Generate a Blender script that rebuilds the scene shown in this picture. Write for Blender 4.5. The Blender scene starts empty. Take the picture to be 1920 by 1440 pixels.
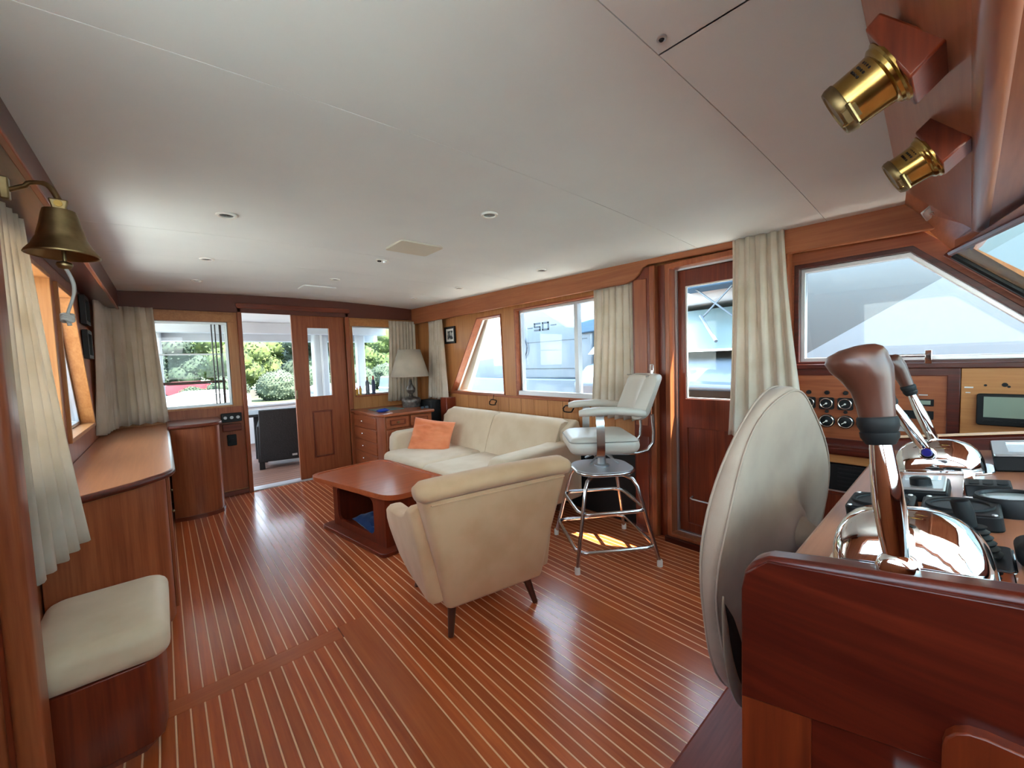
import bpy, bmesh, math, random
from mathutils import Vector, Matrix, noise, geometry
random.seed(7)
PI = math.pi
SC = bpy.context.scene
COL = SC.collection

# ------------------------------------------------------------------ camera
cam_d = bpy.data.cameras.new('camera')
cam = bpy.data.objects.new('camera', cam_d)
COL.objects.link(cam)
yaw, pitch, roll = math.radians(41.17), math.radians(3.29), math.radians(-1.98)
_f = Vector((math.sin(yaw)*math.cos(pitch), math.cos(yaw)*math.cos(pitch), -math.sin(pitch)))
_r = Vector((math.cos(yaw), -math.sin(yaw), 0))
_u = _r.cross(_f)
_r2 = _r*math.cos(roll) + _u*math.sin(roll)
_u2 = -_r*math.sin(roll) + _u*math.cos(roll)
cam.matrix_world = Matrix(((_r2.x, _u2.x, -_f.x, 0), (_r2.y, _u2.y, -_f.y, 0), (_r2.z, _u2.z, -_f.z, 1.3), (0, 0, 0, 1)))
cam_d.sensor_width = 36.0
cam_d.lens = 748.9/1920*36.0
cam_d.clip_start = 0.02
cam_d.clip_end = 400
SC.camera = cam

# ------------------------------------------------------------------ light
SC.view_settings.view_transform = 'Standard'
SC.view_settings.look = 'None'
SC.view_settings.exposure = EXPOSURE = 0.6
SC.view_settings.gamma = 1.0
SC.view_settings.use_curve_mapping = False
SC.cycles.use_denoising = True
SC.cycles.max_bounces = 12
SC.cycles.diffuse_bounces = 6
SC.cycles.glossy_bounces = 4
SC.cycles.transparent_max_bounces = 16
SC.cycles.sample_clamp_indirect = 8
SC.cycles.caustics_reflective = False
SC.cycles.caustics_refractive = False

W = bpy.data.worlds.new('sky'); SC.world = W
W.use_nodes = True
nt = W.node_tree; nt.nodes.clear()
_o = nt.nodes.new('ShaderNodeOutputWorld'); _b = nt.nodes.new('ShaderNodeBackground')
_tc = nt.nodes.new('ShaderNodeTexCoord'); _sx = nt.nodes.new('ShaderNodeSeparateXYZ'); _cr = nt.nodes.new('ShaderNodeValToRGB')
_mr = nt.nodes.new('ShaderNodeMapRange')
_mr.inputs[1].default_value = -1; _mr.inputs[2].default_value = 1
nt.links.new(_tc.outputs['Generated'], _sx.inputs[0]); nt.links.new(_sx.outputs[2], _mr.inputs[0])
nt.links.new(_mr.outputs[0], _cr.inputs[0]); nt.links.new(_cr.outputs[0], _b.inputs[0]); nt.links.new(_b.outputs[0], _o.inputs[0])
el = _cr.color_ramp.elements
el[0].position = 0.0; el[0].color = (.64, .66, .67, 1)
el[1].position = 1.0; el[1].color = (.55, .72, 1.0, 1)
e = el.new(.49); e.color = (.78, .78, .77, 1)
e = el.new(.51); e.color = (.92, .95, .98, 1)
e = el.new(.62); e.color = (.68, .84, 1.0, 1)
_b.inputs[1].default_value = 7.0

sun_d = bpy.data.lights.new('sun', 'SUN'); sun_d.energy = 34.0; sun_d.angle = math.radians(.6); sun_d.color = (1, .93, .82)
sun = bpy.data.objects.new('sun', sun_d); COL.objects.link(sun)
sun.rotation_euler = Vector((-.33, .55, -1.0)).to_track_quat('-Z', 'Y').to_euler()
sun.location = (4, -4, 8)


def portal(name, c, sx, sy, direction):
    d = bpy.data.lights.new(name, 'AREA'); d.shape = 'RECTANGLE'; d.size = sx; d.size_y = sy
    d.cycles.is_portal = True
    o = bpy.data.objects.new(name, d); COL.objects.link(o); o.location = c
    o.rotation_euler = Vector(direction).to_track_quat('-Z', 'Z').to_euler()


portal('portal_starboard', (2.86, 2.7, 1.36), .95, 3.2, (-1, 0, 0))
portal('portal_helm', (2.86, .3, 1.5), .6, 1.3, (-1, 0, 0))
portal('portal_door', (2.86, 1.0, 1.38), .85, .6, (-1, 0, 0))
portal('portal_port', (-.56, 2.3, 1.36), .95, 5.0, (1, 0, 0))
portal('portal_aft', (1.15, 5.16, 1.2), 2.8, 1.9, (0, -1, 0))
portal('portal_front', (.9, -1.0, 1.5), 4.0, 1.4, (0, 1, 0))


# ------------------------------------------------------------------ materials
def lin(h):
    h = h.lstrip('#'); c = [int(h[i:i+2], 16)/255 for i in (0, 2, 4)]
    return tuple([(x/12.92 if x <= .04045 else ((x+.055)/1.055)**2.4) for x in c]) + (1,)


def mat(name, color, rough=.5, metal=0, coat=0, spec=None, sub=0, alpha=None, coat_rough=.08):
    m = bpy.data.materials.new(name); m.use_nodes = True
    b = m.node_tree.nodes['Principled BSDF']
    b.inputs['Base Color'].default_value = color if len(color) == 4 else (*color, 1)
    b.inputs['Roughness'].default_value = rough; b.inputs['Metallic'].default_value = metal
    b.inputs['Coat Weight'].default_value = coat; b.inputs['Coat Roughness'].default_value = coat_rough
    if spec is not None: b.inputs['Specular IOR Level'].default_value = spec
    return m


def nodes(m):
    n = m.node_tree.nodes; l = m.node_tree.links
    return n, l, n['Principled BSDF']


def wood(name, dark, light, axis='y', rough=.35, coat=.4, var=0.0, scale=1.0, coat_rough=.12, figure=.0, bump=True, gloss=0):
    m = mat(name, light, max(rough, .3), 0, coat*(.9 if gloss else .6), spec=.3, coat_rough=gloss or .28)
    n, l, b = nodes(m)
    tc = n.new('ShaderNodeTexCoord'); mp = n.new('ShaderNodeMapping'); l.new(tc.outputs['Object'], mp.inputs[0])
    s = {'x': (1.2, 26, 26), 'y': (26, 1.2, 26), 'z': (26, 26, 1.2), 'o': (7, 7, 7)}[axis]
    mp.inputs['Scale'].default_value = [k*scale for k in s]
    oi = n.new('ShaderNodeObjectInfo')
    mul = n.new('ShaderNodeMath'); mul.operation = 'MULTIPLY'; mul.inputs[1].default_value = 37.0; l.new(oi.outputs['Random'], mul.inputs[0])
    cb = n.new('ShaderNodeCombineXYZ'); l.new(mul.outputs[0], cb.inputs[0]); l.new(mul.outputs[0], cb.inputs[1]); l.new(mul.outputs[0], cb.inputs[2])
    l.new(cb.outputs[0], mp.inputs['Location'])
    nz = n.new('ShaderNodeTexNoise'); nz.inputs['Scale'].default_value = 1.0; nz.inputs['Detail'].default_value = 6; nz.inputs['Roughness'].default_value = .62; nz.inputs['Distortion'].default_value = .35 + figure
    l.new(mp.outputs[0], nz.inputs['Vector'])
    nz2 = n.new('ShaderNodeTexNoise'); nz2.inputs['Scale'].default_value = 4.2; nz2.inputs['Detail'].default_value = 3
    l.new(mp.outputs[0], nz2.inputs['Vector'])
    mx = n.new('ShaderNodeMix'); mx.data_type = 'FLOAT'; mx.inputs[0].default_value = .35
    l.new(nz.outputs['Fac'], mx.inputs[2]); l.new(nz2.outputs['Fac'], mx.inputs[3])
    cr = n.new('ShaderNodeValToRGB'); cr.color_ramp.elements[0].position = .30; cr.color_ramp.elements[1].position = .68
    cr.color_ramp.elements[0].color = dark; cr.color_ramp.elements[1].color = light
    l.new(mx.outputs[0], cr.inputs[0])
    hs = n.new('ShaderNodeHueSaturation'); l.new(cr.outputs[0], hs.inputs['Color'])
    if var:
        mr = n.new('ShaderNodeMapRange'); mr.inputs[3].default_value = 1-var; mr.inputs[4].default_value = 1+var
        l.new(oi.outputs['Random'], mr.inputs[0]); l.new(mr.outputs[0], hs.inputs['Value'])
    l.new(hs.outputs[0], b.inputs['Base Color'])
    if not bump: return m
    bp = n.new('ShaderNodeBump'); bp.inputs['Strength'].default_value = .06; bp.inputs['Distance'].default_value = .002
    l.new(nz2.outputs['Fac'], bp.inputs['Height']); l.new(bp.outputs[0], b.inputs['Normal'])
    return m


def fabric(name, color, c2=None, scale=500, bump=.25, rough=.9, sheen=.2, trans=0, mottle=6):
    m = mat(name, color, rough, spec=.2)
    n, l, b = nodes(m)
    b.inputs['Sheen Weight'].default_value = sheen
    tc = n.new('ShaderNodeTexCoord')
    nz = n.new('ShaderNodeTexNoise'); nz.inputs['Scale'].default_value = scale; nz.inputs['Detail'].default_value = 2
    l.new(tc.outputs['Object'], nz.inputs['Vector'])
    bp = n.new('ShaderNodeBump'); bp.inputs['Strength'].default_value = bump; bp.inputs['Distance'].default_value = .001
    l.new(nz.outputs['Fac'], bp.inputs['Height']); l.new(bp.outputs[0], b.inputs['Normal'])
    n2 = n.new('ShaderNodeTexNoise'); n2.inputs['Scale'].default_value = mottle; n2.inputs['Detail'].default_value = 4
    l.new(tc.outputs['Object'], n2.inputs['Vector'])
    cr = n.new('ShaderNodeValToRGB'); cr.color_ramp.elements[0].color = c2 or tuple([k*.86 for k in color[:3]]) + (1,); cr.color_ramp.elements[1].color = color
    cr.color_ramp.elements[0].position = .35; cr.color_ramp.elements[1].position = .6
    l.new(n2.outputs['Fac'], cr.inputs[0]); l.new(cr.outputs[0], b.inputs['Base Color'])
    if trans:
        tr = n.new('ShaderNodeBsdfTranslucent'); l.new(cr.outputs[0], tr.inputs[0]); mx = n.new('ShaderNodeMixShader'); mx.inputs[0].default_value = trans
        out = n['Material Output']; l.new(b.outputs[0], mx.inputs[1]); l.new(tr.outputs[0], mx.inputs[2]); l.new(mx.outputs[0], out.inputs[0])
    return m


def noisy(name, c1, c2, scale=8, rough=.6, metal=0, bump=0, detail=5, lo=.35, hi=.65, coat=0):
    m = mat(name, c1, rough, metal, coat)
    n, l, b = nodes(m)
    tc = n.new('ShaderNodeTexCoord'); nz = n.new('ShaderNodeTexNoise'); nz.inputs['Scale'].default_value = scale; nz.inputs['Detail'].default_value = detail
    l.new(tc.outputs['Object'], nz.inputs['Vector'])
    cr = n.new('ShaderNodeValToRGB'); cr.color_ramp.elements[0].color = c1; cr.color_ramp.elements[1].color = c2
    cr.color_ramp.elements[0].position = lo; cr.color_ramp.elements[1].position = hi
    l.new(nz.outputs['Fac'], cr.inputs[0]); l.new(cr.outputs[0], b.inputs['Base Color'])
    if bump:
        bp = n.new('ShaderNodeBump'); bp.inputs['Strength'].default_value = bump; bp.inputs['Distance'].default_value = .01
        l.new(nz.outputs['Fac'], bp.inputs['Height']); l.new(bp.outputs[0], b.inputs['Normal'])
    return m


def glass(name, tint=(.93, .97, .97), refl=.55):
    m = bpy.data.materials.new(name); m.use_nodes = True
    n = m.node_tree.nodes; l = m.node_tree.links; n.clear()
    out = n.new('ShaderNodeOutputMaterial'); tr = n.new('ShaderNodeBsdfTransparent'); tr.inputs[0].default_value = (*tint, 1)
    gl = n.new('ShaderNodeBsdfGlossy'); gl.inputs['Roughness'].default_value = 0.02
    fr = n.new('ShaderNodeFresnel'); ge = n.new('ShaderNodeNewGeometry'); io = n.new('ShaderNodeMapRange'); io.inputs[3].default_value = 1.45; io.inputs[4].default_value = 1/1.45
    l.new(ge.outputs['Backfacing'], io.inputs[0]); l.new(io.outputs[0], fr.inputs[0])
    mu = n.new('ShaderNodeMath'); mu.operation = 'MULTIPLY'; mu.inputs[1].default_value = refl; l.new(fr.outputs[0], mu.inputs[0])
    mx = n.new('ShaderNodeMixShader'); l.new(mu.outputs[0], mx.inputs[0]); l.new(tr.outputs[0], mx.inputs[1]); l.new(gl.outputs[0], mx.inputs[2])
    l.new(mx.outputs[0], out.inputs[0])
    return m


M_plank = wood('plank_wood', lin('#a44a26'), lin('#ca6a38'), 'y', .28, .55, var=.16, gloss=.15)
M_margin = wood('margin_plank_wood', lin('#a34e2a'), lin('#bd6638'), 'y', .28, .55, gloss=.15)
M_cross = wood('cross_plank_wood', lin('#a34e2a'), lin('#bd6638'), 'x', .28, .55, gloss=.15)
M_holly = mat('holly_strip', lin('#f6c79e'), .35, coat=.4, coat_rough=.15)
M_cherry_z = wood('cherry_vertical', lin('#7d3a20'), lin('#a8603a'), 'z', .36, .35)
M_cherry_x = wood('cherry_athwart', lin('#7d3a20'), lin('#a8603a'), 'x', .34, .4)
M_cherry_y = wood('cherry_lengthwise', lin('#7d3a20'), lin('#a8603a'), 'y', .36, .35)
M_dark_z = wood('mahogany_vertical', lin('#541c10'), lin('#86391f'), 'z', .3, .5)
M_endz = wood('dark_red_vertical', lin('#4a160b'), lin('#7a3015'), 'z', .3, .5)
M_plat = wood('platform_red', lin('#6e2a1e'), lin('#8d4030'), 'x', .45, .2)
M_dark_x = wood('mahogany_athwart', lin('#54200f'), lin('#82381f'), 'x', .3, .5)
M_dark_y = wood('mahogany_lengthwise', lin('#2f0905'), lin('#5c1c0d'), 'y', .28, .6, figure=.8)
M_burl = wood('pale_teak_veneer', lin('#a5683a'), lin('#c48a55'), 'z', .38, .3)
M_burl_y = wood('pale_teak_lengthwise', lin('#a5683a'), lin('#c08650'), 'y', .38, .3)
M_table = wood('gloss_cherry', lin('#9a4524'), lin('#b55c34'), 'x', .2, .9, gloss=.2, bump=False)
M_tabledark = wood('gloss_mahogany', lin('#5a1e10'), lin('#82341c'), 'z', .25, .7)
M_counter = wood('counter_top_cherry', lin('#a4603a'), lin('#bd7a4e'), 'y', .22, .6, coat_rough=.1, bump=False)
M_fascia = mat('brown_fascia', lin('#5c2a1c'), .5)
M_valance = wood('valance_cherry', lin('#8c4c2e'), lin('#ac6a44'), 'y', .42, .2)
M_overhead = wood('overhead_cherry', lin('#8a4c33'), lin('#aa6c4e'), 'x', .3, .5)
M_headliner = noisy('headliner_vinyl', lin('#dde4e7'), lin('#e1e8ea'), 3, .68, coat=.0)
M_hatch = mat('beige_hatch', lin('#cfcabc'), .6)
M_seat = fabric('cream_upholstery', lin('#d9c4a8'), lin('#d2bb9d'), 700, .35)
M_chair = fabric('tan_upholstery', lin('#dcb48c'), lin('#d3a87f'), 700, .35)
M_bench = fabric('pale_bench_vinyl', lin('#e4d2b6'), lin('#dac6a8'), 300, .1, rough=.5)
M_curtain = fabric('cream_curtain', lin('#e6dbcc'), lin('#dbcebb'), 500, .2, trans=.36)
M_cover = fabric('canvas_cover', lin('#b39d8c'), lin('#a79080'), 600, .25)
M_coverin = fabric('canvas_lining', lin('#9c8672'), None, 600, .25)
M_orange = fabric('orange_linen', lin('#ee9266'), lin('#e48256'), 600, .4)
M_shade = fabric('lamp_shade_cloth', lin('#cfc5b4'), None, 800, .15, trans=.25)
M_vinyl = mat('white_vinyl', lin('#cfc8bc'), .38, coat=.1)
M_piping = mat('grey_piping', lin('#8f8a82'), .5)
M_chrome = mat('polished_chrome', (.86, .87, .88), .045, 1)
M_tube = mat('stainless_tube', (.72, .72, .72), .2, 1)
M_alu = mat('brushed_aluminium', (.60, .61, .62), .35, .85)
M_laminate = mat('grey_laminate', lin('#b9b8bb'), .35, coat=.2)
M_brass = noisy('brass', lin('#a4874a'), lin('#bd9d5c'), 25, .2, 1)
M_oldbrass = noisy('aged_brass', lin('#786748'), lin('#9a8762'), 18, .42, 1)
M_white = mat('white_plastic', lin('#e6e5e0'), .4)
M_lens = mat('grey_lens', lin('#454647'), .25, .5)
M_lightglass = mat('lamp_lens', lin('#b9bab8'), .25)
M_black = mat('black_plastic', lin('#0f1012'), .45, spec=.3)
M_blackmatt = mat('matt_black', lin('#0d0d0e'), .7)
M_rubber = mat('black_rubber', lin('#121213'), .6, spec=.3)
M_silverface = mat('instrument_face', lin('#c9d0d2'), .25, .3, coat=.6)
M_knobwood = wood('varnished_knob', lin('#3c2016'), lin('#563024'), 'z', .18, .9, coat_rough=.05, scale=.6)
M_legwood = mat('dark_leg', lin('#4a261a'), .35, coat=.3)
M_rope = fabric('white_rope', lin('#b9bab6'), None, 300, .6)
M_glass = glass('clear_glass')
M_glass_g = glass('green_tinted_glass', (.80, .90, .88))
M_blue = mat('blue_plastic', lin('#1c3f9c'), .4)
M_navy = fabric('navy_cloth', lin('#10305c'), None, 300, .3)
M_wicker = noisy('dark_wicker', lin('#0c0c0e'), lin('#17171a'), 60, .7, bump=.4)
M_screen = mat('lcd_screen', lin('#8f9c8e'), .15, coat=.8)
M_purple = mat('blue_emblem', lin('#1a1470'), .3)
M_blackh = mat('black_handle', lin('#101010'), .3)


# ------------------------------------------------------------------ mesh helpers
class MB:
    def __init__(s): s.v = []; s.f = []

    def add(s, vs, fs):
        o = len(s.v); s.v += [Vector(v) for v in vs]; s.f += [[i+o for i in f] for f in fs]; return s

    def box(s, x0, x1, y0, y1, z0, z1):
        return s.add([(x0, y0, z0), (x1, y0, z0), (x1, y1, z0), (x0, y1, z0), (x0, y0, z1), (x1, y0, z1), (x1, y1, z1), (x0, y1, z1)],
                     [(0, 3, 2, 1), (4, 5, 6, 7), (0, 1, 5, 4), (1, 2, 6, 5), (2, 3, 7, 6), (3, 0, 4, 7)])

    def rings(s, rs, caps=True, closed=False):
        n = len(rs[0]); vs = [v for r in rs for v in r]; fs = []
        m = len(rs)
        for i in range(m if closed else m-1):
            a = i*n; b = ((i+1) % m)*n
            for j in range(n): fs.append((a+j, a+(j+1) % n, b+(j+1) % n, b+j))
        if caps and not closed: fs += [tuple(range(n-1, -1, -1)), tuple((m-1)*n+j for j in range(n))]
        return s.add(vs, fs)

    def prism(s, poly, axis, a, b):
        """poly = 2-D points; axis 'x': (y,z), 'y': (x,z), 'z': (x,y)"""
        def P(p, t): return {'x': (t, p[0], p[1]), 'y': (p[0], t, p[1]), 'z': (p[0], p[1], t)}[axis]
        return s.rings([[P(p, a) for p in poly], [P(p, b) for p in poly]])

    def holed(s, outer, holes, axis, a, b):
        def P(p, t): return {'x': (t, p[0], p[1]), 'y': (p[0], t, p[1]), 'z': (p[0], p[1], t)}[axis]
        loops = [outer] + holes
        flat = [p for lp in loops for p in lp]
        tris = geometry.tessellate_polygon([[Vector((p[0], p[1], 0)) for p in lp] for lp in loops])
        n = len(flat); vs = [P(p, a) for p in flat] + [P(p, b) for p in flat]
        fs = [tuple(t) for t in tris] + [tuple(n+i for i in reversed(t)) for t in tris]
        o = 0
        for lp in loops:
            k = len(lp)
            for i in range(k):
                j = (i+1) % k; fs.append((o+i, o+j, n+o+j, n+o+i))
            o += k
        return s.add(vs, fs)

    def tube(s, pts, r, n=10, closed=False, caps=True):
        pts = [Vector(p) for p in pts]; m = len(pts); rs = []
        rad = r if isinstance(r, (list, tuple)) else [r]*m
        up = None
        for i in range(m):
            if closed: t = (pts[(i+1) % m]-pts[i-1]).normalized()
            else: t = (pts[min(i+1, m-1)]-pts[max(i-1, 0)]).normalized()
            if up is None:
                up = Vector((0, 0, 1)) if abs(t.z) < .9 else Vector((1, 0, 0))
            up = (up - t*up.dot(t)).normalized(); w = t.cross(up)
            rs.append([pts[i] + (up*math.cos(2*PI*k/n) + w*math.sin(2*PI*k/n))*rad[i] for k in range(n)])
        return s.rings(rs, caps, closed)

    def lathe(s, prof, c=(0, 0, 0), d=(0, 0, 1), n=24, caps=True):
        c = Vector(c); d = Vector(d).normalized(); q = Vector((0, 0, 1)).rotation_difference(d)
        return s.rings([[c + q @ Vector((r*math.cos(2*PI*k/n), r*math.sin(2*PI*k/n), h)) for k in range(n)] for r, h in prof], caps)

    def cyl(s, c, d, r, h, n=20): return s.lathe([(r, 0), (r, h)], c, d, n)

    def ball(s, c, r, n=14, sc=(1, 1, 1)):
        prof = [(max(1e-4, math.sin(PI*i/8))*1, -math.cos(PI*i/8)) for i in range(9)]
        c = Vector(c)
        return s.rings([[c+Vector((a*math.cos(2*PI*k/n)*r*sc[0], a*math.sin(2*PI*k/n)*r*sc[1], h*r*sc[2])) for k in range(n)] for a, h in prof])

    def xf(s, m):
        s.v = [m @ v for v in s.v]; return s


def rr(x0, x1, y0, y1, r, n=5, rs=None):
    """rounded rectangle outline, counter clockwise; rs = radii for corners (x0y0, x1y0, x1y1, x0y1)"""
    rs = rs or (r, r, r, r); out = []
    for (cx, cy, a0, q) in ((x0, y0, PI, rs[0]), (x1, y0, 1.5*PI, rs[1]), (x1, y1, 0, rs[2]), (x0, y1, .5*PI, rs[3])):
        sx = 1 if cx == x0 else -1; sy = 1 if cy == y0 else -1
        if q <= 0: out.append((cx, cy)); continue
        for i in range(n+1):
            a = a0 + .5*PI*i/n; out.append((cx+sx*q+q*math.cos(a), cy+sy*q+q*math.sin(a)))
    return out


def arc(c, r, a0, a1, n, plane='xy'):
    return [(c[0]+r*math.cos(a0+(a1-a0)*i/n), c[1]+r*math.sin(a0+(a1-a0)*i/n)) for i in range(n+1)]


ROOTM = {}


def link(name, data, parent=None):
    o = bpy.data.objects.new(name, data); COL.objects.link(o)
    if parent: o.parent = parent
    return o


def tag(o, label=None, cat=None, group=None, kind=None):
    if label: o['label'] = label
    if cat: o['category'] = cat
    if group: o['group'] = group
    if kind: o['kind'] = kind
    return o


def thing(name, label, cat, loc=(0, 0, 0), rz=0, group=None, rot=None):
    o = bpy.data.objects.new(name, None); COL.objects.link(o); o.empty_display_size = .05
    o.location = loc; o.rotation_euler = rot if rot else (0, 0, rz)
    ROOTM[o.name] = Matrix.Translation(loc) @ o.rotation_euler.to_matrix().to_4x4()
    return tag(o, label, cat, group)


def root_of(o):
    while o.parent: o = o.parent
    return o


def part(name, mb, m, parent=None, bevel=0, seg=2, world=False, smooth=35, sub=0, solid=0, kind=None, label=None, bang=40):
    """world=True: the vertices are world coordinates and are brought into the root's frame"""
    me = bpy.data.meshes.new(name)
    vs = mb.v
    if parent is not None and world:
        r = root_of(parent)
        if r.name in ROOTM:
            inv = ROOTM[r.name].inverted(); vs = [inv @ v for v in vs]
    me.from_pydata([tuple(v) for v in vs], [], mb.f)
    bm = bmesh.new(); bm.from_mesh(me); bmesh.ops.recalc_face_normals(bm, faces=bm.faces); bm.to_mesh(me); bm.free()
    me.materials.append(m)
    me.polygons.foreach_set('use_smooth', [True]*len(me.polygons))
    if smooth < 180: me.set_sharp_from_angle(angle=math.radians(smooth))
    o = link(name, me, parent)
    if solid:
        k = o.modifiers.new('solid', 'SOLIDIFY'); k.thickness = solid; k.offset = 0
    if bevel:
        k = o.modifiers.new('bevel', 'BEVEL'); k.width = bevel; k.segments = seg; k.limit_method = 'ANGLE'; k.angle_limit = math.radians(bang)
    if sub:
        k = o.modifiers.new('sub', 'SUBSURF'); k.levels = sub; k.render_levels = sub
    if kind: o['kind'] = kind
    if label: o['label'] = label
    return o


def struct(name, mb, m, **k):
    o = part(name, mb, m, **k); o['kind'] = 'structure'; return o


def solo(name, mb, m, label, cat, group=None, **k):
    """a thing that is one mesh; origin stays at the world origin"""
    c = sum(mb.v, Vector())/len(mb.v); c.z = min(v.z for v in mb.v)
    mb.v = [v-c for v in mb.v]
    o = part(name, mb, m, **k); o.location = c
    return tag(o, label, cat, group)


def B(*a): return MB().box(*a)


def rbox(x0, x1, y0, y1, z0, z1, r=.03, puff=0.0, n=5):
    """soft cushion like box: rounded in plan and section"""
    rs = []
    K = 5
    for i in range(2*K+1):
        if i <= K: a = i/K*PI/2; ins = r*(1-math.sin(a)); z = z0+r*(1-math.cos(a))
        else: a = (i-K)/K*PI/2; ins = r*(1-math.cos(a)); z = z1-r+r*math.sin(a)
        if i == K: pass
        rs.append([(x, y, z) for x, y in rr(x0+ins, x1-ins, y0+ins, y1-ins, max(r-ins*.3, .004), n)])
        if i == K: rs.append([(x, y, z1-r) for x, y in rr(x0, x1, y0, y1, r, n)])
    m = MB().rings(rs)
    if puff:
        cx, cy = (x0+x1)/2, (y0+y1)/2
        for v in m.v:
            if v.z > (z0+z1)/2:
                f = (1-((v.x-cx)/(x1-x0)*2)**2)*(1-((v.y-cy)/(y1-y0)*2)**2); v.z += puff*max(0, f)
        # dense top
    return m


def cushion_grid(w, h, t, n=14, pinch=.5, wr=.0, seed=0):
    """pillow lying in XY centred at the origin"""
    m = MB(); vs = []; fs = []
    for side in (1, -1):
        o = len(vs)
        for i in range(n+1):
            for j in range(n+1):
                u = i/n*2-1; v = j/n*2-1
                hgt = t*max(0, (1-abs(u)**2.6))**.5*max(0, (1-abs(v)**2.6))**.5
                k = 1 - .07*(1-abs(u*v))*0
                x = u*w/2*(1-.06*(1-v*v)*abs(u)**3); y = v*h/2*(1-.06*(1-u*u)*abs(v)**3)
                z = side*hgt
                if wr: z += wr*noise.noise(Vector((u*2.2+seed, v*6, side*3)))*(hgt/t)*2.0
                vs.append((x, y, z))
        for i in range(n):
            for j in range(n):
                a = o+i*(n+1)+j; q = (a, a+n+1, a+n+2, a+1); fs.append(q if side > 0 else q[::-1])
    m.add(vs, fs)
    return m


def weld(o, d=1e-4):
    bm = bmesh.new(); bm.from_mesh(o.data); bmesh.ops.remove_doubles(bm, verts=bm.verts, dist=d); bmesh.ops.recalc_face_normals(bm, faces=bm.faces); bm.to_mesh(o.data); bm.free(); return o


# ------------------------------------------------------------------ room shell
YB, XR, XL = 5.03, 2.70, -.40


def ceil_z(x, y):
    e = 1.945 + (min(max(y, .2), 5.03)-.2)*(2.04-1.945)/4.83
    return e + .05*(1-min(1, abs((x-1.18)/1.52))**2)


def ceil_panel(x0, x1, y0, y1, nx=12):
    m = MB(); ys = [y0, y0+.02, (y0+y1)/2, y1-.02, y1]; n = nx+1
    vs = []; fs = []
    for y in ys:
        for i in range(n):
            x = x0+(x1-x0)*i/nx
            z = ceil_z(x, y)
            pass
            vs.append((x, y, z))
    for j in range(len(ys)-1):
        for i in range(nx): a = j*n+i; fs.append((a, a+1, a+n+1, a+n))
    o = len(vs)
    for y in (y0, y1):
        for i in range(n): vs.append((x0+(x1-x0)*i/nx, y, 2.16))
    for i in range(nx):
        fs.append((i, i+1, o+i+1, o+i)); a = (len(ys)-1)*n+i; fs.append((a, a+1, o+n+i+1, o+n+i)); fs.append((o+i, o+i+1, o+n+i+1, o+n+i))
    return m.add(vs, fs)


ceiling = struct('ceiling', B(-.8, 2.85, -.3, 5.6, 2.165, 2.20), M_white)
_g = .0012
_ys = [(.12, .49), (.49, 1.14), (1.14, 2.66), (2.66, 3.3), (3.3, 3.93), (3.93, 4.56), (4.56, 5.06)]
for i, (a, b) in enumerate(_ys):
    if i == 0:
        part('panel', ceil_panel(-.75, .915, a, b-_g), M_headliner, ceiling)
        part('panel', ceil_panel(.92, 2.72, a, b-_g), M_headliner, ceiling)
    else:
        part('panel', ceil_panel(-.75 if b < 2 else -.42, 2.72, a+_g, b-_g), M_headliner, ceiling)

# floor: planks between pale strips
floor = struct('floor', B(-.6, 2.9, -.9, 5.10, -.06, -.022), M_cross)
P0, PD = .7122, .0444
YC0, YC1 = 1.957, 2.056


def plank(x0, x1, y0, y1, m=None, name='plank'):
    me = B(-(x1-x0)/2, (x1-x0)/2, 0, y1-y0, -.02, 0)
    o = part(name, me, m or M_plank, floor, bevel=.0006, seg=1)
    o.location = ((x0+x1)/2, y0, 0); return o


def strip(x, y0, y1):
    o = part('inlay_strip', B(-.0026, .0026, 0, y1-y0, -.015, .0002), M_holly, floor)
    o.location = (x, y0, 0)


YF = .568
lines = [P0 + PD*k for k in range(-25, 46)]
for k, x in enumerate(lines):
    kk = k-25
    xn = x+PD
    if xn > 2.79: break
    left_aft_only = kk in (-2, -1)      # inside the wide margin plank forward of the cross plank
    # strip at x
    if kk in (20, 21): pass
    elif kk <= -3:
        strip(x, YF, YC0); strip(x, YC1, YB)
    elif left_aft_only:
        strip(x, YC1, YB)
    else: strip(x, YF, YB)
    # plank from x to xn
    h = .0029
    if kk in (19, 20, 21):
        if kk == 19: plank(x+h, lines[k+3]-h, YF, YB, M_margin)
        continue
    if kk <= -4:
        plank(x+h, xn-h, YF, YC0); plank(x+h, xn-h, YC1, YB)
    elif kk in (-3, -2, -1):
        plank(x+h, xn-h, YC1, YB)
    else: plank(x+h, xn-h, YF, YB)
plank(lines[22]+.0029, lines[25]-.0029, YF, YC1-.001, M_margin, 'margin_plank')
part('cross_plank', B(-.4, lines[22]-.001, YC0+.001, YC1-.001, -.02, 0), M_cross, floor, bevel=.0006, seg=1)
# step platform round the helm
platform = struct('floor_step_platform', MB().prism([(-.9, .0), (.565, .0), (.565, .065), (.555, .075), (-.9, .075)], 'x', -.6, 2.69), M_plat)

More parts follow.
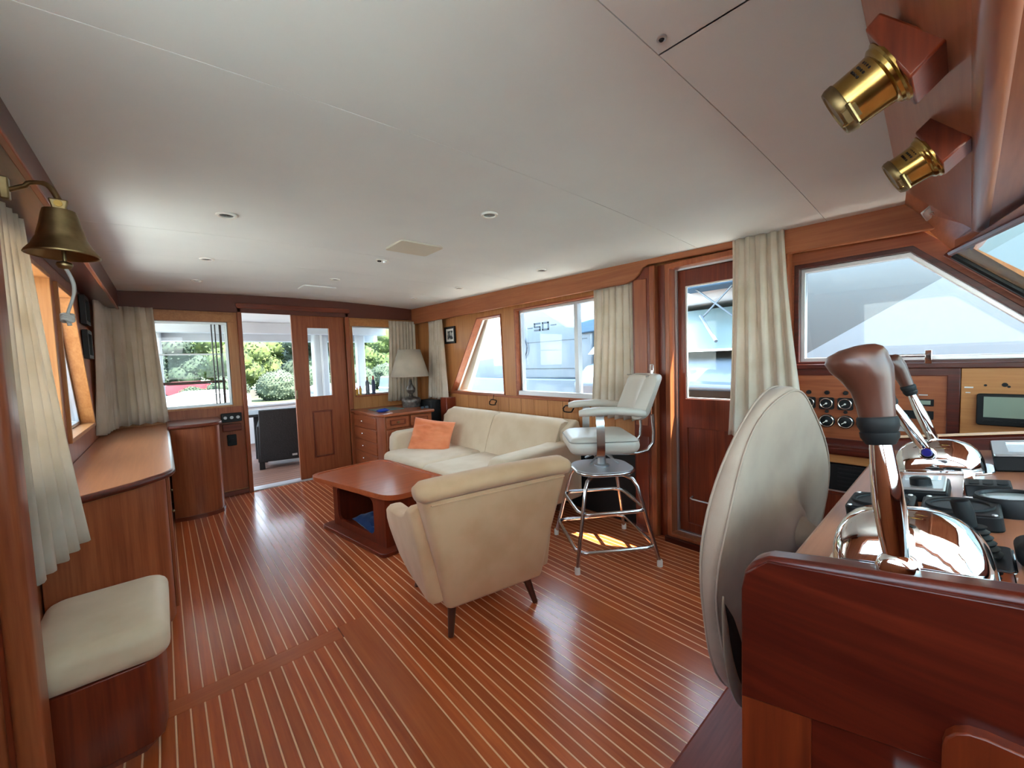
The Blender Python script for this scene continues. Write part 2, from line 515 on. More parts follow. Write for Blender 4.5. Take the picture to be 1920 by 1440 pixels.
# aft bulkhead
aft = struct('wall_aft', MB().holed([(-.5, -.05), (3.0, -.05), (3.0, 2.15), (-.5, 2.15)],
             [[(-.30, .945), (.54, .945), (.54, 1.80), (-.30, 1.80)],
              [(.664, 0.0), (1.715, 0.0), (1.715, 1.93), (.664, 1.95)],
              [(1.805, .935), (2.40, .935), (2.40, 1.80), (1.805, 1.80)]], 'y', YB, YB+.09), M_burl)
part('header_fascia', B(-.42, 2.72, YB-.03, YB, 1.90, 2.14).box(.6, 1.76, YB-.031, YB, 1.96, 2.0), M_fascia, aft, bevel=.004)
part('baseboard', B(-.4, .655, YB-.015, YB, 0, .05), M_dark_x, aft, bevel=.004)
part('lower_panel', B(.0, .62, YB-.008, YB, .06, .93), M_cherry_z, aft)
part('window_head', B(-.06, .60, YB-.014, YB, 1.80, 1.88).box(1.77, 2.45, YB-.014, YB, 1.80, 1.88), M_burl_y, aft, bevel=.003)
# companion way frame
df = MB()
df.box(.622, .664, YB-.03, YB+.07, 0, 1.955)
df.box(1.715, 1.765, YB-.03, YB+.07, 0, 1.955)
part('door_post', df, M_cherry_z, aft, bevel=.008)
part('door_head', MB().prism(rr(.615, 1.775, 1.945, 2.00, .025, 4), 'y', YB-.045, YB+.05), M_dark_x, aft, bevel=.004)
part('threshold', B(.66, 1.72, YB-.02, YB+.14, -.02, .012), M_laminate, aft, bevel=.003)

# sliding door leaf
dr = struct('door_1', MB().holed([(1.135, .012), (1.72, .012), (1.72, 1.935), (1.135, 1.935)],
            [[(1.29, .965), (1.535, .965), (1.535, 1.765), (1.30, 1.765)], [(1.30, .24), (1.52, .24), (1.52, .79), (1.30, .79)]], 'y', YB+.02, YB+.06), M_cherry_z, bevel=.004)
part('pane', B(1.29, 1.535, YB+.037, YB+.042, .965, 1.765), M_glass, dr)
part('panel', B(1.30, 1.52, YB+.035, YB+.05, .24, .79), M_cherry_z, dr)
part('panel_trim', MB().holed(rr(1.30, 1.52, .24, .79, .002, 1), [rr(1.315, 1.505, .255, .775, .002, 1)], 'y', YB+.016, YB+.04), M_dark_z, dr)
part('pull', B(1.14, 1.155, YB+.005, YB+.02, .95, 1.05), M_oldbrass, dr, bevel=.003)


def alu_window(name, poly, axis, pos, wframe=.02, depth=.03, m=M_alu, gl=M_glass, bars=(), inset=None):
    """frame and pane following a polygon"""
    c = Vector((sum(p[0] for p in poly)/len(poly), sum(p[1] for p in poly)/len(poly)))
    poly = [(c.x+(p[0]-c.x)*.994, c.y+(p[1]-c.y)*.992) for p in poly]
    n = len(poly); inner = []
    area = sum(poly[i][0]*poly[(i+1) % n][1]-poly[(i+1) % n][0]*poly[i][1] for i in range(n))
    sg = 1 if area > 0 else -1
    for i in range(n):
        a = Vector(poly[i-1]); b = Vector(poly[i]); d = Vector(poly[(i+1) % n])
        n1 = Vector((-(b-a).y, (b-a).x)).normalized()*sg; n2 = Vector((-(d-b).y, (d-b).x)).normalized()*sg
        bis = (n1+n2).normalized(); inner.append(tuple(b + bis*(wframe/max(.3, bis.dot(n1)))))
    o = struct(name, MB().holed(poly, [inner], axis, pos, pos+depth), m, bevel=.003)
    part('pane', MB().prism(inner, axis, pos+depth*.4, pos+depth*.4+.004), gl, o)
    for (a0, a1, b0, b1) in bars:
        mb = MB().prism([(a0, b0), (a1, b0), (a1, b1), (a0, b1)], axis, pos-.002, pos+depth+.004)
        part('window_bar', mb, m, o, bevel=.002)
    return o


w1 = alu_window('window_1', [(-.30, .945), (.54, .945), (.54, 1.80), (-.30, 1.80)], 'y', YB+.03, .022, .05,  # unseen end of the opening added behind the curtain to backlight it
           bars=[(-.28, .47, 1.468, 1.482)])
M_bar = mat('bronze_bar', lin('#3d3a3a'), .35, .6)
for a_, b_ in ((.402, .412), (.43, .440), (.468, .476)): part('window_bar', B(a_, b_, YB+.028, YB+.06, .967, 1.775), M_bar, w1, bevel=.002)
part('window_bar', B(.478, .492, YB+.07, YB+.09, .967, 1.775), M_dark_z, w1, bevel=.002)
alu_window('window_2', [(1.805, .935), (2.40, .935), (2.40, 1.80), (1.805, 1.80)], 'y', YB+.03, .012, .05)
part('window_bar', B(-.28, .50, YB+.085, YB+.10, 1.18, 1.206), M_dark_x, bpy.data.objects['window_1'], label='dark lower bar')

# starboard side
W1 = [(3.21, .955), (4.22, .955), (3.645, 1.785), (3.235, 1.785)]
W2 = [(1.70, .955), (3.0, .955), (3.0, 1.805), (1.70, 1.805)]
D2 = [(.70, 0.05), (1.345, 0.05), (1.345, 1.90), (.70, 1.90)]
W3 = [(.63, 1.235), (-.335, 1.235), (.19, 1.757), (.63, 1.757)]
stb = struct('wall_starboard', MB().holed([(5.12, -.05), (5.12, 2.15), (.21, 2.15), (.21, 1.93), (-.62, 1.15), (-.9, 1.15), (-.9, -.05)], [W1, W2, D2, W3], 'x', XR, XR+.11), M_burl)


def rim(mb, poly, axis, pos0, pos1, w):
    n = len(poly); out = []; inn = []; area = sum(poly[i][0]*poly[(i+1) % n][1]-poly[(i+1) % n][0]*poly[i][1] for i in range(n)); sg = -1 if area > 0 else 1
    for i in range(n):
        a = Vector(poly[i-1]); b = Vector(poly[i]); d = Vector(poly[(i+1) % n])
        n1 = Vector((-(b-a).y, (b-a).x)).normalized()*sg; n2 = Vector((-(d-b).y, (d-b).x)).normalized()*sg
        bis = (n1+n2).normalized(); out.append(tuple(b + bis*(w/max(.3, bis.dot(n1))))); inn.append(tuple(b - bis*(.003/max(.3, bis.dot(n1)))))
    return mb.holed(out, [inn], axis, pos0, pos1)


part('window_trim', rim(MB(), W1, 'x', XR-.008, XR+.10, .012), M_cherry_y, stb, bevel=.002)
part('window_trim', rim(MB(), W2, 'x', XR-.012, XR+.08, .014), M_cherry_y, stb, bevel=.002)
part('window_surround', rim(MB(), W3, 'x', XR-.004, XR+.01, .085), M_cherry_y, stb, bevel=.002)
part('window_trim', rim(MB(), W3, 'x', XR-.008, XR+.08, .02), M_dark_y, stb, bevel=.002)
alu_window('window_3', W1, 'x', XR+.075, .006, .03, m=M_white)
alu_window('window_4', W2, 'x', XR+.045, .024, .05, bars=[(2.245, 2.285, .975, 1.785)])
part('sill_channel', B(XR+.0, XR+.05, 1.70, 2.99, .955, 1.0), M_alu, bpy.data.objects['window_4'], bevel=.003)
alu_window('window_5', W3, 'x', XR+.03, .022, .045, gl=M_glass)
# wainscot of narrow boards under the windows
for k in range(14):
    part('wainscot_board', B(XR-.006, XR, 1.66+k*.185, 1.66+k*.185+.181, .66, .93), M_burl, stb, bevel=.002)
part('dark_band', B(XR-.02, XR, 1.66, 4.3, .60, .66), M_dark_y, stb, bevel=.003)
part('sill_trim', B(XR-.025, XR, 1.66, 4.35, .925, .945), M_cherry_y, stb, bevel=.004)
part('locker_front', B(XR-.01, XR, 1.66, 4.3, .0, .60), M_blackmatt, stb)

# valance beam with cut-outs
vp = [(5.03, 2.08), (5.03, 1.84), (1.66, 1.84), (1.60, 1.855), (1.56, 1.89), (1.53, 1.925), (1.49, 1.94), (.86, 1.925), (.80, 1.915), (.77, 1.88), (.74, 1.845), (.70, 1.833), (.10, 1.82), (.03, 1.80), (.215, 1.99), (.215, 2.08)]
val = struct('trim_1', MB().prism(vp, 'x', 2.60, 2.64), M_valance, bevel=.004)
part('top_board', B(2.64, XR+.01, .25, 5.03, 1.98, 2.10), M_valance, val)

# pillar and door frame
pil = struct('trim_2', B(2.616, XR, 1.45, 1.625, 0, 1.93), M_dark_z, bevel=.004)
part('raised_panel', B(2.611, 2.616, 1.51, 1.61, .80, 1.85), M_cherry_z, pil, bevel=.004)
part('corner_post', B(2.608, XR, 1.448, 1.492, 0, 1.93), M_cherry_z, pil, bevel=.008)
part('base_panel', B(2.610, 2.616, 1.51, 1.61, .05, .72), M_dark_z, pil, bevel=.003)
part('recess_strip', B(2.66, XR, 1.374, 1.45, 0, 1.93), M_dark_z, pil)
fr = MB().holed([(.66, 0), (1.374, 0), (1.374, 1.922), (.66, 1.922)], [[(.705, .06), (1.340, .06), (1.340, 1.885), (.705, 1.885)]], 'x', 2.607, XR+.045)
dfr = struct('trim_3', fr, M_cherry_z, bevel=.006)
part('silver_strip', MB().holed([(.70, .055), (1.337, .055), (1.337, 1.885), (.70, 1.885)], [[(.712, .067), (1.325, .067), (1.325, 1.873), (.712, 1.873)]], 'x', 2.685, 2.72), M_alu, dfr)
part('door_sill', B(2.58, 2.608, .66, 1.38, 0, .04), M_dark_y, dfr, bevel=.004)
DG = [(.80, 1.0), (1.275, 1.0), (1.275, 1.765), (.80, 1.765)]
door2 = struct('door_2', MB().holed([(.712, .067), (1.325, .067), (1.325, 1.873), (.712, 1.873)], [DG, [(.78, .13), (1.265, .13), (1.265, .80), (.78, .80)]], 'x', 2.70, 2.74), M_dark_z, bevel=.003)
part('panel', B(2.712, 2.73, .78, 1.265, .13, .80), M_dark_z, door2)
part('pane', B(2.718, 2.723, .80, 1.275, 1.0, 1.765), M_glass, door2)
part('pane_edge', rim(MB(), [(.806, 1.006), (1.269, 1.006), (1.269, 1.759), (.806, 1.759)], 'x', 2.708, 2.72, .006), M_white, door2)
part('foot_rail', MB().tube([(2.71, 1.24, .32), (2.67, 1.235, .32), (2.66, 1.22, .318), (2.66, 1.10, .316), (2.67, 1.085, .316), (2.71, 1.08, .316)], .006), M_alu, door2)

# port side
pW1 = [(2.0, .955), (3.0, .955), (3.0, 1.79), (2.0, 1.79)]
pW2 = [(3.21, .955), (4.20, .955), (3.66, 1.785), (3.21, 1.785)]
pW0 = [(-.45, 1.3), (.8, 1.3), (.8, 1.82), (.1, 1.82)]  # unseen forward window, opened to put more light on the ceiling
port = struct('wall_port', MB().holed([(-.9, -.05), (5.12, -.05), (5.12, 2.15), (.2, 2.15), (.2, 1.95), (-.9, 1.1)], [pW1, pW2, pW0], 'x', XL-.12, XL), M_cherry_z)
part('window_trim', rim(MB(), pW1, 'x', XL-.06, XL+.015, .02), M_burl, port, bevel=.003)
part('window_trim', rim(MB(), pW2, 'x', XL-.06, XL+.015, .02), M_burl, port, bevel=.003)
alu_window('window_6', pW1, 'x', XL-.10, .02, .04)
alu_window('window_7', pW2, 'x', XL-.10, .02, .04)
alu_window('window_added', pW0, 'x', XL-.10, .02, .04)
bv = struct('trim_4', MB().prism([(-.40, 1.88), (-.25, 1.88), (-.25, 2.09), (-.28, 2.09), (-.28, 1.905), (-.40, 1.905)], 'y', 1.2, YB), M_dark_y, bevel=.004)
part('lower_bead', B(-.262, -.244, 1.2, YB, 1.872, 1.886), M_cherry_y, bv, bevel=.003)
# near bulkhead at the far left
bh = struct('wall_partition', B(-.9, -.33, 1.62, 1.70, 0, 1.99), M_dark_z, bevel=.01)
part('edge_moulding', MB().prism(rr(-.35, -.299, 1.60, 1.72, .02, 4), 'z', 0, 1.96), M_cherry_z, bh)
part('inner_bead', MB().prism(rr(-.38, -.36, 1.606, 1.626, .009, 3), 'z', 0, 1.96), M_cherry_z, bh)

# overhead panels above the windscreen
oh = struct('trim_5', MB().rings([[(.35, .12, 1.96), (2.33, .20, 1.953), (2.33, -.008, 1.728), (.35, -.004, 1.728)], [(.35, .10, 2.08), (2.33, .17, 2.06), (2.33, -.10, 1.82), (.35, -.10, 1.82)]]), M_overhead, bevel=.004)
part('rounded_edge', MB().tube([(.35, -.022, 1.748), (2.33, -.026, 1.748)], .030, 14), M_overhead, oh)
part('soffit', MB().rings([[(2.33, -.03, 1.722), (2.52, .046, 1.70), (2.071, -.107, 1.70), (1.3, -.38, 1.70), (.35, -.45, 1.70), (.35, -.03, 1.722)],
                           [(2.33, -.03, 1.76), (2.52, .046, 1.74), (2.071, -.107, 1.74), (1.3, -.38, 1.74), (.35, -.45, 1.74), (.35, -.03, 1.76)]]), M_overhead, oh)
part('end_panel', MB().rings([[(2.33, .185, 1.975), (2.66, .225, 1.965), (2.66, .02, 1.668), (2.33, -.035, 1.722)], [(2.33, .15, 2.03), (2.66, .19, 2.02), (2.66, -.03, 1.72), (2.33, -.08, 1.76)]]), M_overhead, oh)
ps = MB()
ps.rings([[(2.6, .05, 1.70), (2.72, .05, 1.70), (2.72, -.02, 1.70), (2.52, .0, 1.70)], [(2.6, -.42, 1.20), (2.72, -.42, 1.20), (2.72, -.52, 1.20), (2.50, -.47, 1.20)]])
post = struct('trim_6', ps, M_burl, bevel=.004)
part('top_rail', MB().tube([(2.55, .055, 1.695), (2.071, -.107, 1.695), (1.3, -.38, 1.695), (.35, -.45, 1.695)], .014, 8), M_dark_x, post)
part('cover_bead', MB().tube([(2.655, .075, 1.71), (2.655, -.42, 1.215)], .012, 8), M_dark_x, post)
# windscreen panes: raked 45 degrees
def ws_pane(a, b):
    (ax, ay), (bx, by) = a, b
    return MB().rings([[(ax, ay, 1.69), (bx, by, 1.69), (bx, by-.5, 1.19), (ax, ay-.5, 1.19)], [(ax, ay, 1.684), (bx, by, 1.684), (bx, by-.5, 1.184), (ax, ay-.5, 1.184)]])


ws = struct('window_9', MB().tube([(2.55, .05, 1.68), (2.52, -.44, 1.19)], .012, 8), M_black)
for a, b in (((2.55, .05), (1.3, -.38)), ((1.28, -.385), (.1, -.47)), ((.08, -.47), (-.4, -.40))):
    part('pane', ws_pane(a, b), M_glass_g, ws)
for x, y in ((1.29, -.383), (.09, -.47)):
    part('mullion', MB().tube([(x, y, 1.69), (x, y-.5, 1.19)], .02, 8), M_dark_z, ws)
wf = MB().box(-.4, 2.7, -1.1, -.62, .0, 1.02)
struct('wall_front', MB().prism([(-.9, 0), (-.9, 1.16), (-1.05, 1.16), (-1.05, 0)], 'x', -.55, 2.81), M_cherry_x)
struct('trim_7', B(-.5, 2.7, -1.05, -.42, 1.10, 1.16), M_dark_x, bevel=.01)
# roof of the boat with unseen visor and overhangs added to block the sun
roof = struct('roof', MB().prism([(-.25, 2.20), (-1.25, 2.12), (-1.25, 2.07), (-.25, 2.12)], 'x', -.75, 3.0).box(-.75, 2.95, -.3, 5.2, 2.201, 2.28), M_white)
part('side_sun_block', B(2.95, 3.12, -.3, -.1, 2.201, 2.28).box(2.95, 3.16, 1.0, 5.2, 2.201, 2.28), M_white, roof)
part('window_post', MB().prism([(3.56, 1.90), (3.76, 1.90), (4.36, .86), (4.14, .86)], 'x', 2.84, 2.90), M_white, roof, bevel=.01)

# ------------------------------------------------------------------ port cabinets
# long low cabinet under the port windows
t = thing('sideboard_cabinet', 'long cherry cabinet with glossy top along the left wall below the windows', 'cabinet', (-.2, 3.7, 0))
top_o = [(-.395, 5.0), (.004, 5.0), (.006, 2.66), (-.005, 2.60), (-.03, 2.55), (-.125, 2.44), (-.29, 2.32), (-.395, 2.28)]
part('counter_top', MB().prism(top_o, 'z', .785, .82), M_counter, t, world=True)
part('edge_bead', MB().tube([(x-(.0 if x < 0 else 0), y, .803) for x, y in [(.004, 4.44)]+top_o[1:-1]], .0165, 10), M_dark_y, t, world=True, smooth=80)
body = [(-.395, 4.99), (-.02, 4.99), (-.02, 2.66), (-.035, 2.60), (-.14, 2.475), (-.29, 2.35), (-.395, 2.31)]
part('body', MB().prism(body, 'z', .06, .785), M_cherry_z, t, world=True, bevel=.004)
kick = [(-.395, 4.98), (-.05, 4.98), (-.05, 2.68), (-.16, 2.51), (-.30, 2.385), (-.395, 2.36)]
part('plinth', MB().prism(kick, 'z', 0, .06), M_dark_z, t, world=True)
for y0, y1 in ((2.70, 3.26), (3.28, 3.84), (3.86, 4.46)):
    d = part('door', B(-.02, -.006, y0, y1, .08, .77), M_cherry_z, t, world=True, bevel=.003)
    part('handle', MB().ball((-.0, y1-.05, .45), .009), M_oldbrass, d, world=True)
t = thing('corner_cabinet', 'shorter cherry cabinet with curved front beside the aft doorway', 'cabinet', (.18, 4.75, 0))
cb_o = [(.008, 5.0), (.008, 4.50), (.10, 4.47), (.22, 4.465), (.31, 4.485), (.36, 4.53), (.385, 4.62), (.39, 5.0)]
part('cabinet_top', MB().prism([(x*1.03, y-.012 if y < 4.9 else y) for x, y in cb_o], 'z', .81, .842), M_dark_x, t, world=True, bevel=.01, seg=3)
part('body', MB().prism([(x*.97+.002, y+.012 if y < 4.9 else y) for x, y in cb_o], 'z', .0, .81), M_cherry_z, t, world=True, smooth=60)
part('foot_trim', MB().prism([(x*.99+.002, y+.004 if y < 4.9 else y) for x, y in cb_o], 'z', .0, .035), M_dark_x, t, world=True, smooth=60)

# small bench with padded top
t = thing('bench_seat', 'low box bench with thick cream cushion at the left edge', 'bench', (-.2, 2.05, 0))
part('box', MB().prism([(-.395, 1.79), (-.10, 1.80), (-.07, 1.83), (-.06, 1.90), (-.06, 2.26), (-.395, 2.26)], 'z', .045, .33), M_dark_z, t, world=True, smooth=60, bevel=.004)
part('plinth', MB().prism([(-.395, 1.83), (-.12, 1.84), (-.09, 1.88), (-.09, 2.26), (-.395, 2.26)], 'z', 0, .045), M_dark_z, t, world=True)
cu = rbox(-.385, -.035, 1.775, 2.275, .33, .455, .045, puff=.02)
part('seat_cushion', cu, M_bench, t, world=True, smooth=60)


# ------------------------------------------------------------------ curtains
def curtain(name, top, bot, zt, zb, folds, amp, label, group=None, hem=0.0, seed=0, m=None, flare=1.5, nz=22, zb2=None):
    """top/bot: lists of (x,y) forming the pulled-together path at the head and at the hem"""
    def at(path, u):
        L = [0]
        for a, b in zip(path, path[1:]): L.append(L[-1]+math.dist(a, b))
        s = u*L[-1]
        for i in range(len(path)-1):
            if s <= L[i+1]+1e-9:
                k = (s-L[i])/(L[i+1]-L[i]); a, b = Vector(path[i]), Vector(path[i+1]); d = (b-a).normalized(); return a.lerp(b, k), Vector((-d.y, d.x))
        return Vector(path[-1]), Vector((0, 1))
    nu = folds*10; vs = []; fs = []
    rnd = random.Random(seed); ph = [rnd.uniform(-.5, .5) for _ in range(folds+2)]; am = [rnd.uniform(.65, 1.25) for _ in range(folds+2)]
    for j in range(nz+1):
        v = j/nz
        for i in range(nu+1):
            u = i/nu
            a, n1 = at(top, u); b, n2 = at(bot, u)
            p = a.lerp(b, v**flare); nn = n1.lerp(n2, v).normalized()
            k = u*folds; fi = int(k); w = k-fi
            phs = ph[fi]*(1-w)+ph[min(fi+1, folds)]*w; aa = am[fi]*(1-w)+am[min(fi+1, folds)]*w
            off = amp*aa*(.55+.6*v)*math.sin(2*PI*k+phs*1.6+.5*math.sin(3*v+fi))
            side = amp*.5*math.sin(4*PI*k+phs+v*1.3)
            q = p+nn*off
            z = zt+((zb if zb2 is None else zb*(1-u)+zb2*u)-zt)*v + (.006*math.sin(2*PI*k+1) if j == nz else 0) + hem*u*v
            tang = Vector((nn.y, -nn.x)); q += tang*side*.5
            vs.append((q.x, q.y, z))
    for j in range(nz):
        for i in range(nu): a = j*(nu+1)+i; fs.append((a, a+1, a+nu+2, a+nu+1))
    o = solo(name, MB().add(vs, fs), m or M_curtain, label, 'curtain', group, smooth=180, solid=.002)
    return o


curtain('curtain', [(-.375, 1.96), (-.36, 2.3)], [(-.385, 1.80), (-.27, 2.28)], 2.03, .64, 6, .022, 'cream curtain hanging nearest the brass bell at the far left', seed=3, zb2=.66)
curtain('curtain', [(-.35, 4.42), (-.33, 4.9), (-.25, 4.93), (-.02, 4.93)], [(-.375, 4.3), (-.33, 4.86), (-.22, 4.92), (.02, 4.93)], 1.90, .845, 11, .028, 'cream curtain wrapping the far left corner above the long cabinet', seed=5)
curtain('curtain', [(2.245, 4.95), (2.62, 4.95)], [(2.19, 4.95), (2.60, 4.95)], 1.875, .835, 8, .028, 'cream curtain on the aft wall behind the table lamp', seed=8)
curtain('curtain', [(2.635, 4.62), (2.62, 4.27)], [(2.63, 4.68), (2.60, 4.20)], 1.85, .86, 6, .028, 'cream curtain between the table lamp and the small framed picture', seed=9)
curtain('curtain', [(2.645, 1.995), (2.645, 1.63)], [(2.62, 2.04), (2.62, 1.60)], 1.86, .83, 6, .028, 'cream curtain between the wide window and the bar stool', seed=10)
curtain('curtain', [(2.58, .93), (2.59, .67)], [(2.57, .96), (2.52, .55)], 1.965, .80, 5, .024, 'cream curtain hanging beside the side door behind the covered wheel', seed=12, zb2=.80)


# ------------------------------------------------------------------ aft cabinet with drawers
t = thing('chest_of_drawers', 'cherry chest of drawers in the aft corner under the lamp', 'chest', (2.0, 4.55, 0))
part('top', MB().prism([(1.715, 4.995), (1.715, 4.23), (1.76, 4.12), (2.37, 4.10), (2.40, 4.995)], 'z', .742, .773), M_cherry_x, t, world=True, bevel=.01, seg=3)
part('body', MB().prism([(1.75, 4.99), (1.75, 4.27), (1.785, 4.17), (2.36, 4.16), (2.38, 4.99)], 'z', .0, .742), M_cherry_z, t, world=True, bevel=.004)
for x0, x1 in ((1.80, 2.06), (2.085, 2.34)):
    d = part('drawer', B(x0, x1, 4.14, 4.17, .61, .73), M_cherry_x, t, world=True, bevel=.003)
    part('raised_field', MB().holed(rr(x0+.04, x1-.04, .638, .703, .002, 1), [rr(x0+.052, x1-.052, .65, .691, .002, 1)], 'y', 4.134, 4.142), M_dark_x, d, world=True)
    part('pull', MB().prism(rr((x0+x1)/2-.014, (x0+x1)/2+.014, .662, .68, .006, 3), 'y', 4.126, 4.142), M_oldbrass, d, world=True)
part('door', B(1.80, 2.34, 4.145, 4.17, .06, .59), M_cherry_z, t, world=True, bevel=.003)
for k in range(4):
    z = .585-.145*k
    d = part('drawer', B(1.738, 1.75, 4.30, 4.95, z, z+.135), M_cherry_y, t, world=True, bevel=.003)
    part('knob', MB().ball((1.73, 4.68, z+.07), .012), M_chrome, d, world=True)

# table lamp
t = thing('table_lamp', 'table lamp with large cream shade on the corner chest', 'lamp', (2.30, 4.6, .773))
sh = MB().lathe([(.135, 1.485), (.235, 1.150)], (2.335, 4.60, 0), n=32, caps=False)
part('lamp_shade', sh, M_shade, t, world=True, solid=.003, smooth=60)
part('shade_trim', MB().tube([(2.335+.236*math.cos(a*PI/16), 4.6+.236*math.sin(a*PI/16), 1.153) for a in range(32)], .004, 6, closed=True), M_curtain, t, world=True)
part('base', MB().lathe([(.0, .773), (.11, .773), (.115, .83), (.12, .86), (.10, .885), (.03, .90), (.02, .93), (.05, .96), (.055, 1.0), (.025, 1.05), (.015, 1.12), (.0, 1.12)], (2.335, 4.6, 0), n=24, caps=False), noisy('pewter', lin('#4b443f'), lin('#7b716a'), 30, .35, .6), t, world=True, smooth=60)
t2 = solo('speaker', B(2.45, 2.60, 4.32, 4.62, .0, .85), M_blackmatt, 'tall black loudspeaker in the corner between chest and sofa', 'speaker', bevel=.01)
solo('corner_box', B(2.56, 2.695, 4.14, 4.28, 0, .885), M_dark_z, 'dark narrow wooden box behind the far end of the sofa', 'box', bevel=.006)
# things on the chest and the sill
tray = solo('tray', B(1.84, 2.16, 4.45, 4.75, .773, .779), noisy('teal_tray', lin('#4a6b66'), lin('#6d8a86'), 10, .3), 'flat teal tray on the left of the chest top', 'tray')
t = thing('folded_bag', 'small crumpled blue bag on the left edge of the chest', 'bag', (1.84, 4.33, .773))
part('cloth', cushion_grid(.14, .08, .018, 8, wr=.006).xf(Matrix.Translation((1.85, 4.35, .792))), M_blue, t, world=True)
t = thing('sunglasses', 'dark sunglasses lying on the chest below the right curtain', 'glasses', (2.30, 4.22, .775))
for s in (-1, 1): part('lens', MB().prism(rr(-.022, .022, -.014, .014, .01, 3), 'z', 0, .004).xf(Matrix.Translation((2.30+s*.028, 4.21, .79)) @ Matrix.Rotation(1.2, 4, 'X')), M_black, t, world=True)
part('temple', MB().tube([(2.25, 4.22, .785), (2.26, 4.31, .777)], .0025, 6), M_black, t, world=True)
part('temple', MB().tube([(2.35, 4.22, .785), (2.34, 4.31, .777)], .0025, 6), M_black, t, world=True)


def bottle(x, h, r, body, cap, label, sq=.0):
    t = thing('bottle', label, 'bottle', (x, 5.045, .938), group='bottles on the aft window sill')
    part('body', MB().lathe([(r, 0), (r, h*.68), (r*.9, h*.72), (r*.45, h*.8)], n=16), body, t, smooth=50)
    part('cap', MB().lathe([(r*.5, h*.8), (r*.5, h*.98), (r*.35, h)], n=14), cap, t, smooth=50)


M_red = mat('red_cap', lin('#b3231c'), .35); M_yel = mat('yellow_bottle', lin('#d8a22c'), .4); M_dkb = mat('dark_label', lin('#30355a'), .4)
M_gr = mat('grey_bottle', lin('#5c6470'), .35)
struct('trim_8', B(1.80, 2.42, 5.0, YB+.09, .918, .938), M_cherry_x, bevel=.004)
bottle(1.828, .10, .016, M_yel, M_red, 'short yellow bottle with red cap, leftmost on the sill')
bottle(1.868, .112, .016, M_yel, M_red, 'yellow bottle with red cap, second from the left on the sill')
bottle(1.962, .225, .024, M_gr, M_oldbrass, 'grey spray can with gold top on the sill')
bottle(2.04, .235, .022, M_dkb, M_red, 'dark blue can with red top, rightmost on the sill')

# ------------------------------------------------------------------ small wall things
def frame_pic(x, y0, y1, z0, z1, s, label, art):
    t = thing('picture_frame', label, 'picture', (x, (y0+y1)/2, z0))
    d = .018*s
    part('frame', MB().holed([(y0, z0), (y1, z0), (y1, z1), (y0, z1)], [[(y0+.025, z0+.025), (y1-.025, z0+.025), (y1-.025, z1-.025), (y0+.025, z1-.025)]], 'x', x, x+d), M_black, t, world=True, bevel=.002)
    part('mat_board', B(*sorted((x, x+d*.4)), y0+.02, y1-.02, z0+.02, z1-.02), M_white, t, world=True)
    a = part('print', B(*sorted((x+d*.3, x+d*.5)), y0+.055, y1-.055, z0+.05, z1-.05), art, t, world=True)
    return t


M_art = noisy('monochrome_print', lin('#20262a'), lin('#b8bcb8'), 18, .4, lo=.42, hi=.55)
frame_pic(2.695, 4.08, 4.31, 1.54, 1.745, -1, 'small black framed picture on the starboard wall beside the curtain', M_art)
frame_pic(-.395, 4.02, 4.25, 1.66, 1.86, 1.6, 'upper dark framed picture on the left wall by the curtain', M_art)
frame_pic(-.395, 4.02, 4.25, 1.42, 1.62, 1.6, 'lower dark framed picture on the left wall by the curtain', M_art)
t = thing('switch_panel', 'black three-gang switch plate beside the aft doorway', 'switch', (.51, 5.02, .77))
part('plate', MB().prism(rr(.425, .60, .775, .865, .01, 3), 'y', 4.975, 5.02), M_black, t, world=True, bevel=.004)
for k in range(3): part('dial', MB().lathe([(.017, 0), (.014, .006)], (.458+k*.054, 4.975, .82), (0, -1, 0), 14), M_silverface, t, world=True)
t = thing('wall_socket', 'single black wall socket under the shelf by the doorway', 'socket', (.505, 5.02, .53))
part('plate', MB().prism(rr(.465, .545, .525, .64, .008, 3), 'y', 5.008, 5.022), M_black, t, world=True, bevel=.003)
part('insert', B(.485, .525, 5.0, 5.01, .56, .60), M_blackmatt, t, world=True)
solo('key_shelf', B(.43, .59, 4.97, 5.02, .68, .755), M_dark_x, 'tiny wooden box shelf under the switch plate', 'shelf', bevel=.006)
solo('motion_sensor', MB().prism(rr(2.62, 2.70, 1.885, 1.925, .008, 3), 'y', 4.97, 4.998), M_white, 'small white sensor box high in the aft corner', 'sensor', bevel=.004)
t = thing('door_hook', 'long chrome door hook on the pillar beside the bar stool', 'hook', (2.60, 1.47, .83))
part('bar', MB().tube([(2.600, 1.470, .835), (2.594, 1.466, .95), (2.594, 1.467, 1.10), (2.600, 1.470, 1.2)], .008, 8), M_chrome, t, world=True)
part('plate', B(2.598, 2.608, 1.457, 1.485, 1.13, 1.245), M_chrome, t, world=True, bevel=.002)
t = thing('latch_plate', 'chrome latch plate on the overhead corner panel', 'latch', (2.5, .13, 1.88))
q = Matrix.Translation((2.49, .118, 1.872)) @ Matrix.Rotation(math.radians(-42), 4, 'X') @ Matrix.Rotation(math.radians(8), 4, 'Y')
part('plate', MB().prism(rr(-.055, .055, -.028, .028, .004, 2), 'z', -.006, .002).xf(q), M_alu, t, world=True, bevel=.001)
part('turn_button', MB().lathe([(.014, -.012), (.014, -.004)], n=12).box(-.02, .02, -.003, .003, -.02, -.01).xf(q), M_chrome, t, world=True)

